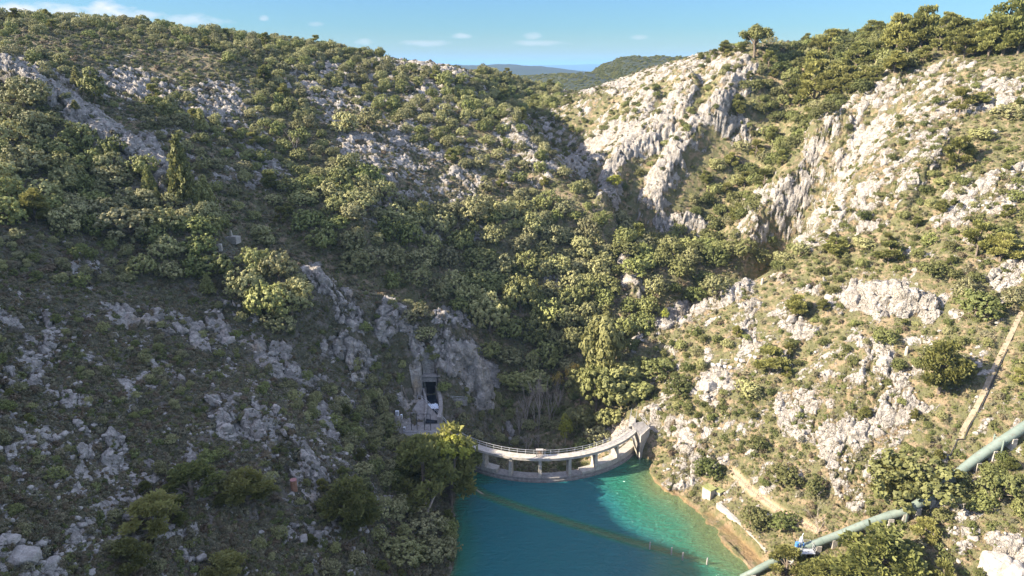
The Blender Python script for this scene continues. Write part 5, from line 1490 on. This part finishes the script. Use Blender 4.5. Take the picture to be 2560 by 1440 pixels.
# curving side walls of the channel with water between them
CHN = empty('outlet_channel', CH0); tag(CHN, 'curved concrete channel carrying foaming water out of the tunnel', 'channel')
cl = [(1074, 966, 163), (1079, 985, 160), (1083, 1008, 157), (1083, 1030, 153.8), (1078, 1056, 150.2)]
cw = [at_Y(*p) for p in cl]; Lw = []; Rw = []
for i, p in enumerate(cw):
    d = (cw[min(i + 1, 4)] - cw[max(i - 1, 0)]); n = Vector((d.y, -d.x, 0)).normalized(); n = n if n.x > 0 else -n
    Lw.append(p - n * 1.45); Rw.append(p + n * 1.45)
tops = [11.6, 11.2, 10.7, 10.2, 9.6]
def catm(P, m=6):
    out = []
    for i in range(len(P) - 1):
        p0, p1, p2, p3 = P[max(i - 1, 0)], P[i], P[i + 1], P[min(i + 2, len(P) - 1)]
        for k in range(m):
            t = k / m; out.append(.5 * ((2 * p1) + (p2 - p0) * t + (2 * p0 - 5 * p1 + 4 * p2 - p3) * t * t + (3 * p1 - p0 - 3 * p2 + p3) * t ** 3))
    out.append(P[-1]); return out
def wall_between(name, A, B, th, material, root):
    b = MB(); b.strip(A, B, th); return local(b.build(name, M[material]), root)
Lt = catm([Vector((p.x, p.y, z)) for p, z in zip(Lw, tops)]); Rt = catm([Vector((p.x, p.y, z + .3)) for p, z in zip(Rw, tops)])
wall_between('side_wall', [p + Vector((-.5, 0, 0)) for p in Lt], Lt, 4.5, 'concrete_dark', CHN)
wall_between('side_wall', Rt, [p + Vector((.9, 0, 0)) for p in Rt], 4.5, 'concrete_dark', CHN)
b = MB(); Lq = catm([Vector((p.x, p.y, 9.35 - i * .22)) for i, p in enumerate(Lw)]); Rq = catm([Vector((p.x, p.y, 9.35 - i * .22)) for i, p in enumerate(Rw)]); b.strip(Lq, Rq, .3); local(b.build('channel_water', M['canal']), CHN)
b = MB(); i0, i1 = 9, 14
rg = random.Random(5); nfx = 9; grid_ = []
for i in range(i0, i1 + 1):
    for q in range(nfx):
        p = Lq[i].lerp(Rq[i], .06 + .88 * q / (nfx - 1)); grid_.append(p + Vector((rg.uniform(-.08, .08), rg.uniform(-.12, .12), .06 + rg.uniform(0, .3))))
b.add(grid_, [(r * nfx + q, r * nfx + q + 1, (r + 1) * nfx + q + 1, (r + 1) * nfx + q) for r in range(i1 - i0) for q in range(nfx - 1)])
local(b.build('foam', M['foam'], None, True), CHN)
# sloping apron and platform with gate guides
APR = empty('gate_apron', (PLAT0 + PLAT1) / 2); tag(APR, 'sloping grey concrete apron with black gate guides below the tunnel mouth', 'apron')
tL, tR = at_Y(1046, 1000, 157.5), at_Y(1060, 1000, 157.5); mR = at_z(1118, 1066, 7.9); mL = at_z(1018, 1046, 8.4)
b = MB(); bl, br = at_z(1012, 1080, 7.45), at_z(1128, 1078, 7.45)
dn = Vector((0, 0, 3.5)); ring = [bl, br, mR, tR, tL, mL]; b.add(ring + [v - dn for v in ring], [(0, 1, 2, 3, 4, 5)] + [(i, i + 6, (i + 1) % 6 + 6, (i + 1) % 6) for i in range(6)]); local(b.build('slab', M['concrete_dark']), APR)
pl = [at_z(1008, 1090, 7.3), at_z(1092, 1090, 7.3), at_z(1118, 1078, 7.3), at_z(1008, 1078, 7.3)]
b = MB(); b.hexa([Vector((v.x, v.y, 4.5)) for v in pl], pl); local(b.build('platform', M['concrete_dark']), APR)
gx = [1029, 1043, 1062, 1077]
for px in gx:
    p = at_z(px, 1077, 7.35); tp = at_Y(px, 1035, p.y + .1)
    local(MB().box((p.x, p.y, (p.z + tp.z) / 2), (.14, .14, tp.z - p.z)).build('gate_guide', M['black']), APR)
p = at_z(1029, 1077, 7.35); tz = at_Y(1029, 1035, p.y).z; p2 = at_z(1077, 1077, 7.35)
local(MB().tube([(p.x, p.y, tz), (p2.x, p2.y, tz)], .07, 5).build('guide_beam', M['black']), APR)
RT_ = empty('railing', (mR + tR) / 2); tag(RT_, 'slanting white railing down the edge of the apron beside the tunnel channel', 'railing')
railing(RT_, [at_Y(1044, 992, 158.5) - Vector((0, 0, .6)), at_Y(1054, 997, 157.5) - Vector((0, 0, .2)), tR.lerp(mR, .5) + Vector((.2, 0, .1)), mR + Vector((.2, 0, 0)), at_z(1126, 1072, 7.4), at_z(1113, 1078, 7.4)], 1.1, 1.7, .05)
RP_ = empty('railing', pl[0]); tag(RP_, 'straight pale railing along the front of the platform under the gate guides', 'railing')
railing(RP_, [pl[0] + Vector((.1, .15, 0)), pl[1] + Vector((0, .15, 0))], 1.1, 1.9, .05, mids=2)
for px, py, sx, sz, lab in ((995, 1066, .85, 1.0, 'larger pale grey cabinet on the rock left of the platform'), (1005, 1063, .45, .95, 'narrow pale grey cabinet between its two neighbours by the platform'), (1011, 1073, .5, .75, 'small white cabinet lowest at the left end of the platform')):
    p = at_z(px, py, 7.6); g = z_at(p.x, p.y); zc_ = max(g, 7.0)
    K = empty('control_cabinet', (p.x, p.y, zc_)); tag(K, lab, 'cabinet', 'control cabinets by the tunnel platform')
    MB().box((0, 0, sz / 2 + .25), (sx, .4, sz)).box((0, 0, .12), (sx * .8, .35, .26)).build('body', M['white'], K); MB().box((0, -.215, sz / 2 + .25), (sx * .84, .03, sz * .86)).build('door', M['steel'], K)
# parapet of the path right of the channel
p0, p1 = at_Y(1113, 997, 161), at_Y(1168, 1001, 162)
PR = empty('parapet', p0); tag(PR, 'low grey parapet with a rail to the right of the tunnel channel', 'parapet')
b = MB(); b.strip([p0, p1], [p0 + Vector((0, .35, 0)), p1 + Vector((0, .35, 0))], 1.6); local(b.build('wall', M['concrete_dark']), PR); railing(PR, [p0, p1], .9, 1.8, .045)

# ------------------------------------------------------------------ right bank
def flat_on(px, py):
    g = ground(px, py); return g


# pipeline
PIPE_PX = [(1838, 1452), (1895, 1424), (1960, 1390), (2000, 1371), (2045, 1357), (2095, 1338), (2150, 1316), (2215, 1292), (2262, 1277), (2300, 1257), (2345, 1226), (2395, 1184), (2440, 1148), (2495, 1110), (2560, 1068), (2680, 990)]
PIPE_R = [0.59, 0.67, 0.68, 0.70, 0.72, 0.74, 0.76, 0.77, 0.79, 0.81, 0.83, 0.85, 0.88, 0.90, 0.92, 0.92]
pp = []
for (px, py), r in zip(PIPE_PX, PIPE_R):
    g = ground(min(px, 2660), min(py, 1439)); u, t = ray(px, py); Y = g.y * .987
    pp.append(Vector((u * Y, Y, HC - t * Y)))
ps = catm(pp, 5); rs = [PIPE_R[min(len(PIPE_R) - 1, i // 5)] for i in range(len(ps))]
PIPE = empty('pipeline', pp[7]); tag(PIPE, 'thick pale green water pipe climbing across the right slope', 'pipe')
o = local(MB().tube(ps, rs, 20).build('pipe_run', M['pipe'], None, True), PIPE)
for i in range(3, len(ps) - 1, 3):
    d = (ps[i + 1] - ps[i - 1]).normalized() * .07
    local(MB().tube([ps[i] - d, ps[i] + d], rs[i] + .035, 20).build('weld_ring', M['pipe']), PIPE)
for i in range(4, len(ps) - 4, 4):
    p = ps[i]; d = ps[i + 1] - ps[i - 1]; zg = min(z_at(p.x, p.y), p.z - rs[i] * .8) - 1.2; zt_ = p.z - rs[i] * .35
    b = MB(); b.box((p.x, p.y, (zg + zt_) / 2), (.9, rs[i] * 2.3, zt_ - zg), math.atan2(d.y, d.x)); local(b.build('saddle', M['concrete']), PIPE)
for j, hh in ((3, 1.0), (8, 1.0), (13, 1.0)):
    p = pp[j]; d = (pp[j + 1] - pp[j - 1]).normalized(); n = Vector((d.y, -d.x, 0)).normalized(); r = PIPE_R[j]
    S_ = empty('pipe_support', (p.x, p.y, p.z - 2)); tag(S_, {3: 'green steel frame straddling the lower pipe by the valve platform', 8: 'green plate support collaring the pipe below the large oak', 13: 'twin-post steel frame astride the upper pipe near the right edge'}[j], 'support', 'supports of the green pipe')
    b = MB()
    for sx in (-1, 1):
        q = p + n * sx * (r + .16); b.box((q.x, q.y, p.z - .6), (.16, .3, 2 * r + 2.2), math.atan2(d.y, d.x))
    local(b.build('leg', M['pipe']), S_)
    q1, q2 = p + n * (r + .16) + Vector((0, 0, r + .12)), p - n * (r + .16) + Vector((0, 0, r + .12)); local(MB().tube([q1, q2], .1, 6).build('crossbar', M['pipe']), S_)
# valve platform with grated steps
vp = pp[3]; gz = vp.z + .5
VPL = empty('valve_platform', vp); tag(VPL, 'grey grated platform with handrails and steps astride the lower pipe', 'platform')
b = MB(); b.box((vp.x + .6, vp.y - .9, gz), (2.6, 2.6, .12))
for q in range(9): b.box((vp.x - .6 + q * .3, vp.y - .9, gz + .075), (.05, 2.5, .03))
local(b.build('grating', M['steel']), VPL)
b = MB()
for q in range(7): b.box((vp.x - 1.0 - q * .28, vp.y - 1.2 - q * .22, gz - .18 * q - .1), (.5, 1.1, .05), R(38))
b.tube([(vp.x - .7, vp.y - 1.7, gz), (vp.x - 2.9, vp.y - 3.2, gz - 1.4)], .06, 5); b.tube([(vp.x - 1.0, vp.y - .6, gz), (vp.x - 3.2, vp.y - 2.1, gz - 1.4)], .06, 5); local(b.build('steps', M['steel']), VPL)
railing(VPL, [(vp.x + 1.85, vp.y - 2.15, gz), (vp.x + 1.85, vp.y + .35, gz), (vp.x - .65, vp.y + .35, gz)], 1.1, 1.25, .035); railing(VPL, [(vp.x - .65, vp.y - 2.15, gz), (vp.x + 1.85, vp.y - 2.15, gz)], 1.1, 1.25, .035)
b = MB(); [b.box((vp.x + ax_, vp.y - .9 + ay_, gz - 1.3), (.12, .12, 2.5)) for ax_ in (-.6, 1.8) for ay_ in (-1.2, 1.2)]; local(b.build('supports', M['steel']), VPL)
va = Vector((vp.x - .15, vp.y - .35, gz))
VA = empty('valve_actuator', va); tag(VA, 'white and blue valve actuator standing on the grated pipe platform', 'valve')
b = MB(); b.tube([(0, 0, 1.25), (0, 0, 1.35), (0, 0, 2.1), (0, 0, 2.25)], [.2, .3, .27, .12], 10); b.tube([(0, 0, 2.2), (.05, 0, 2.6), (.2, 0, 3.1)], .05, 5); b.build('motor_head', M['white'], VA)
b = MB()
for sx in (-1, 1): b.tube([(sx * .15, 0, 1.3), (sx * .5, 0, 1.0), (sx * .58, 0, .6), (sx * .3, 0, .12)], .11, 8)
b.tube([(0, 0, .05), (0, 0, 1.25)], .09, 8); b.build('yoke', M['blue'], VA)
b = MB(); b.tube([(-.75, -.1, .35), (-.75, -.1, 1.15)], [.34, .34], 12); b.tube([(-.75, -.1, .01), (-.75, -.1, .35)], .06, 6); b.build('gear_case', M['blue'], VA)
# hut at the shore and retaining wall
h0 = at_z(1768, 1262, .6); ha = math.atan2(-30, 13.8)
def hut(px, py, z, w, d, h, label, top):
    p = at_z(px, py, z); H_ = empty('shore_hut', (p.x, p.y, -.5), ha + math.pi / 2 + .18); tag(H_, label, 'hut', 'concrete huts at the right shore')
    b = MB(); b.box((0, 0, h / 2), (w, d, h)); b.build('wall', M['plaster'], H_); b = MB(); b.box((0, 0, h + .08), (w + .2, d + .2, .15)); b.build('roof', M['moss'], H_)
    b = MB(); b.box((-.1, -d / 2 - .01, h * .42), (.55, .04, h * .4)); b.build('door', M['concrete_dark'], H_)
hut(1772, 1240, 2, 1.9, 2.2, 4.6, 'larger mossy-roofed concrete hut at the edge of the right shore', 'moss')
hut(1797, 1238, 2.6, 1.5, 1.6, 4.3, 'smaller mossy-roofed concrete hut joined behind the shore hut', 'moss')
rw = [at_z(1790, 1272, 1.6), at_z(1820, 1298, 1.6), at_z(1855, 1330, 1.5), at_z(1888, 1362, 1.4), at_z(1912, 1392, 1.2)]
WL = empty('retaining_wall', rw[0]); tag(WL, 'long pale retaining wall leading along the right shore from the huts', 'wall')
rwc = catm([Vector((p.x, p.y, 2.9 - .15 * i)) for i, p in enumerate(rw)], 4); b = MB(); b.strip(rwc, [p + Vector((.55, .3, 0)) for p in rwc], 4); local(b.build('wall', M['plaster']), WL)
cp2 = [p + Vector((-.08, -.04, .13)) for p in rwc]; b = MB(); b.strip(cp2, [p + Vector((.72, .38, .13)) for p in rwc], .12); local(b.build('coping', M['concrete']), WL)
# posts in the water and the sunken pipe they mark
for (px, py, top), lab in zip(((1624, 1373, 1349), (1678, 1387, 1362), (1706, 1400, 1374), (1767, 1411, 1389)), ('grey wooden post in the water farthest from the right shore', 'second wooden post from the left in the water', 'third wooden post from the left in the water', 'wooden post in the water nearest the right shore')):
    p = at_z(px, py, 0); hgt = (py - top) * p.y * .88 / F / CT * 1.15
    o = MB().tube([(0, 0, -2.5), (0, 0, hgt * .6), (.03, 0, hgt)], [.14, .14, .12], 8).build('mooring_post', M['wood']); o.location = p; tag(o, lab, 'post', 'wooden posts in the reservoir')
spw = catm(SUNK, 5)
o = MB().tube(spw, [.42 if i < 10 else (.34 if i < 22 else .3) for i in range(len(spw))], 10).build('sunken_pipe', M['silt'], None, True, spw[20]); tag(o, 'brown silted pipe lying just under the water across the reservoir', 'pipe')
# concrete ramp up the slope with a thin dark strip beside it
rL = []; rR = []
for i, p in enumerate(ramp_w):
    d = ramp_w[min(i + 1, len(ramp_w) - 1)] - ramp_w[max(i - 1, 0)]; n = Vector((d.y, -d.x, 0)).normalized() * .45; n = n if n.x > 0 else -n
    rL.append(p - n + Vector((0, 0, -.12))); rR.append(p + n + Vector((0, 0, -.12)))
RM = empty('concrete_ramp', ramp_w[2]); tag(RM, 'narrow concrete ramp running up the slope at the right edge', 'ramp')
b = MB(); b.strip(catm(rL, 3), catm(rR, 3), 1.4); local(b.build('slab', simple('dusty ramp concrete', (.17, .14, .095), (.27, .22, .15), .9, .95, stain=(.12, .10, .06))), RM)
hs = [p + Vector((.25, -.1, .1)) for p in catm(rR, 3)][4:]; g2 = [ground(2395, 1100), ground(2372, 1150), ground(2358, 1180)]
o = MB().tube(hs + [g + Vector((0, 0, .15)) for g in g2], .11, 6).build('dark_strip', M['black'], None, True, hs[0]); tag(o, 'thin dark strip running down the edge of the concrete ramp', 'dark_strip')
# floodlights
FL = [(1783, 923, 1776 + 5, 912, 'first floodlight from the left, on a tall post above the pale rock'), (1797, 924, 1797, 913, 'second floodlight from the left, on a tall post above the pale rock'), (1812, 924, 1812, 917, 'third floodlight from the left, low over the pale rock'), (1825, 926, 1825, 919, 'fourth floodlight from the left, low over the pale rock'),
      (1840, 910, 1840, 899, 'left of the two middle floodlights above the scrub'), (1852, 912, 1852, 902, 'right of the two middle floodlights above the scrub'), (1866, 912, 1875, 890, 'higher of the two right floodlights on a leaning post'), (1884, 906, 1887, 894, 'rightmost small floodlight on the slope')]
for px, py, hx, hy, lab in FL:
    g = ground(px, py); hd = at_Y(hx, hy, g.y - .2); L_ = empty('floodlight', g); tag(L_, lab, 'floodlight', 'floodlights above the right bank')
    top = hd - g; MB().tube([(0, 0, -.3), top - Vector((0, 0, .2))], .06, 5).build('post', M['steel'], L_)
    rot = Matrix.Rotation(R(-25), 3, 'Z') @ Matrix.Rotation(R(22), 3, 'X')
    MB().box(top + Vector((0, .08, .1)), (.74, .26, .66), 0, rot).build('housing', M['steel'], L_); MB().box(top + rot @ Vector((0, -.09, 0)) + Vector((0, 0, .1)), (.66, .06, .58), 0, rot).build('glass', M['white'], L_)
g = ground(1806, 912); K = empty('power_box', g); tag(K, 'pale box with a horizontal bar behind the floodlights', 'box'); MB().box((0, 0, .5), (.5, .5, 1.2)).build('body', M['plaster'], K); MB().tube([(0, 0, 1.1), (2.3, 0, 1.0)], .04, 5).build('bar', M['steel'], K)
# boundary stones
for px, py, hgt, lab in ((1905, 712, 1.7, 'pale marker stone on the crest where the gorge bends'), (1735, 781, 1.4, 'pale marker stone lower down the near spur crest'), (2266, 884, 1.7, 'pale marker stone below the white cliff band')):
    g = ground(px, py); o = MB().tube([(0, 0, -.4), (0, 0, hgt * .8), (0, 0, hgt)], [.38, .33, .2], 8).build('marker_stone', M['plaster']); o.location = g; tag(o, lab, 'stone', 'marker stones on the right bank')

# ------------------------------------------------------------------ left bank
g = ground(584, 606); MO = empty('stone_plinth', g, R(-12)); tag(MO, 'grey concrete plinth with a tapering pillar on the shaded rib', 'plinth')
MB().box((0, 0, .45), (3.4, 2.4, 1.9)).box((.75, -.2, 1.5), (1.8, 1.6, .22)).build('base', M['concrete'], MO)
MB().hexa([(-.75, -.35, 1.4), (-.05, -.35, 1.4), (-.05, .35, 1.4), (-.75, .35, 1.4)], [(-.62, -.2, 3.2), (-.25, -.2, 3.2), (-.25, .2, 3.2), (-.62, .2, 3.2)]).build('pillar', M['plaster'], MO)
g = ground(553, 626); o = MB().hexa([(-.4, -.35, -.5), (.4, -.35, -.5), (.4, .35, -.5), (-.4, .35, -.5)], [(-.33, -.28, 1.6), (.33, -.28, 1.6), (.33, .28, 1.6), (-.33, .28, 1.6)]).build('stone_post', M['concrete']); o.location = g; tag(o, 'square pale stone post just below the plinth', 'post')
g = ground(737, 1226); o = empty('marker_cylinder', g); tag(o, 'rusty pink concrete cylinder standing on the shaded lower slope', 'cylinder')
MB().tube([(0, 0, -.3), (0, 0, 1.95)], .55, 16).build('body', M['rusty'], o); MB().tube([(0, 0, 1.952), (0, 0, 2.05)], .58, 16).build('cap', simple('reddish cap', (.2, .1, .09), (.3, .16, .14), 3, .9, coord='obj'), o)
# leaning dead trunks at the left shore
p0, p1 = ground(1064, 1290), at_Y(1108, 1188, 131)
o = MB().tube([p0 - Vector((0, 0, .3)), p0.lerp(p1, .5) + Vector((.1, 0, .25)), p1], [.3, .24, .14], 8).build('dead_trunk', M['bare'], None, True, p0); tag(o, 'thick grey dead trunk leaning out over the water at the left shore', 'trunk')
p0, p1 = ground(1072, 1262), at_Y(1122, 1180, 133)
o = MB().tube([p0 - Vector((0, 0, .3)), p0.lerp(p1, .5) + Vector((0, 0, -.15)), p1], [.17, .13, .07], 7).build('dead_trunk', M['bare'], None, True, p0); tag(o, 'thin grey dead trunk behind the thick leaning one', 'trunk')
# bare trees and dry reeds in the gorge below the dam
for (px, py, pr, v), lab in zip(((1318, 1070, 62, 0), (1345, 1075, 70, 1), (1375, 1060, 56, 2), (1395, 1030, 46, 0), (1300, 1090, 40, 1)), ('tall bare grey tree behind the middle of the dam', 'tallest bare grey tree behind the dam', 'bare grey tree in front of the yellow trees', 'bare pale tree just under the small yellow tree', 'small bare tree left of the taller bare ones')):
    g = ground(px, py); s_ = pr * 2.1 * (g.y * CT - (g.z - HC) * ST) / F / 2.3
    o = link(bpy.data.objects.new('bare_tree', BARE[v])); o.location = g; o.scale = (s_ * .8, s_ * .8, s_ * 1.25); o.rotation_euler = (0, 0, px); tag(o, lab, 'tree', 'bare trees behind the dam')
for (px, py, pr), lab in zip(((1318, 1128, 30), (1345, 1120, 26), (1560, 880, 20), (1712, 800, 16), (2045, 1330, 34), (740, 372, 24)), ('brown reed clump behind the dam deck, left of the hoist', 'brown reed clump behind the dam hoist', 'pale leafless shrub on the crest right of the tall pines', 'leafless shrub beside the lower marker stone', 'reddish leafless thicket behind the valve platform', 'grey leafless tree in the mid hill wood')):
    g = ground(px, py); s_ = pr * (g.y * CT - (g.z - HC) * ST) / F
    o = link(bpy.data.objects.new('leafless_shrub', BARE[px % 3])); o.location = g; o.scale = (s_ * 1.1, s_ * 1.1, s_ * .9); o.rotation_euler = (0, 0, px); tag(o, lab, 'shrub', 'leafless shrubs')
# boulders
def boulder_mesh(seed):
    bm = bmesh.new(); bmesh.ops.create_icosphere(bm, subdivisions=4, radius=1)
    P = np.array([v.co for v in bm.verts], dtype=np.float32); n = P / np.linalg.norm(P, axis=1, keepdims=True)
    rg = np.random.default_rng(seed); d = np.ones(len(P))
    for _ in range(16):
        k = rg.normal(size=3); k /= np.linalg.norm(k); d = np.minimum(d, rg.uniform(.62, .92) / np.maximum(n @ k, .05))
    d = d + .10 * fbm(P + seed, (2.2,) * 3, 3, seed) + .04 * fbm(P + seed, (7,) * 3, 2, seed)
    for v, q in zip(bm.verts, P * d[:, None]): v.co = q
    me = bpy.data.meshes.new('boulder'); bm.to_mesh(me); bm.free(); me.materials.append(M['rockface']); return me
BM_ = [boulder_mesh(s) for s in range(5)]
for (px, py, pr, st, v), lab in zip(((45, 1395, 42, .8, 0), (130, 1410, 24, .7, 1), (105, 1360, 22, .6, 2), (20, 1350, 20, .6, 3), (170, 1380, 20, .7, 4), (560, 1070, 14, .9, 1), (155, 1085, 14, .6, 2), (285, 840, 12, 1.0, 3), (570, 850, 16, .8, 4), (760, 1345, 14, .9, 0), (500, 1402, 15, .7, 2), (2490, 1425, 44, 1.2, 1), (2545, 1440, 40, 1.1, 3), (1775, 965, 22, 1.0, 0), (2510, 200, 14, .8, 2), (2490, 330, 12, .8, 4), (2215, 905, 20, .9, 3), (1980, 805, 14, .9, 1), (2075, 745, 14, .9, 2), (2430, 1345, 14, .8, 4)),
        ('largest white boulder at the bottom left', 'white boulder right of the largest bottom left boulder', 'pale boulder behind the largest bottom left boulder', 'pale boulder at the left edge above the largest one', 'pale boulder at the right of the bottom left cluster', 'round pale boulder left of the shaded crags', 'small pale boulder on the shaded scree', 'upright white stone among the upper pale bands', 'pale boulder right of the shaded pale bands', 'white boulder below the rusty cylinder', 'small white boulder near the bottom edge', 'tall pale block of the bottom right corner cliff', 'pale block at the very bottom right corner', 'large pale rock below the floodlights', 'pale boulder under the far right skyline grove', 'pale boulder on the upper right rocks', 'pale rock on top of the right cliff', 'pale rock on the slope below the near crest', 'pale rock between the bench and the cliff band', 'white boulder left of the corner cliff')):
    g = ground(px, py); s_ = pr * (g.y * CT - (g.z - HC) * ST) / F
    o = link(bpy.data.objects.new('boulder', BM_[v])); o.location = g - Vector((0, 0, s_ * .1)); o.scale = (s_ * 1.1, s_, s_ * st); o.rotation_euler = (0, 0, px); tag(o, lab, 'boulder', 'pale boulders')

# ------------------------------------------------------------------ air
HZ = bpy.data.materials.new('pale air'); HZ.use_nodes = True; hn = HZ.node_tree; hn.nodes.clear()
ho = hn.nodes.new('ShaderNodeOutputMaterial'); hv = hn.nodes.new('ShaderNodeVolumePrincipled'); hv.inputs['Color'].default_value = (.22, .42, .66, 1); hv.inputs['Density'].default_value = .000065; hv.inputs['Anisotropy'].default_value = .0
hn.links.new(hv.outputs[0], ho.inputs['Volume'])
b = MB(); b.box((0, 33000, 60), (140000, 67000, 480)); o = b.build('haze', HZ); tag(o, 'pale blue air between the gorge and the horizon', None, None, 'stuff')
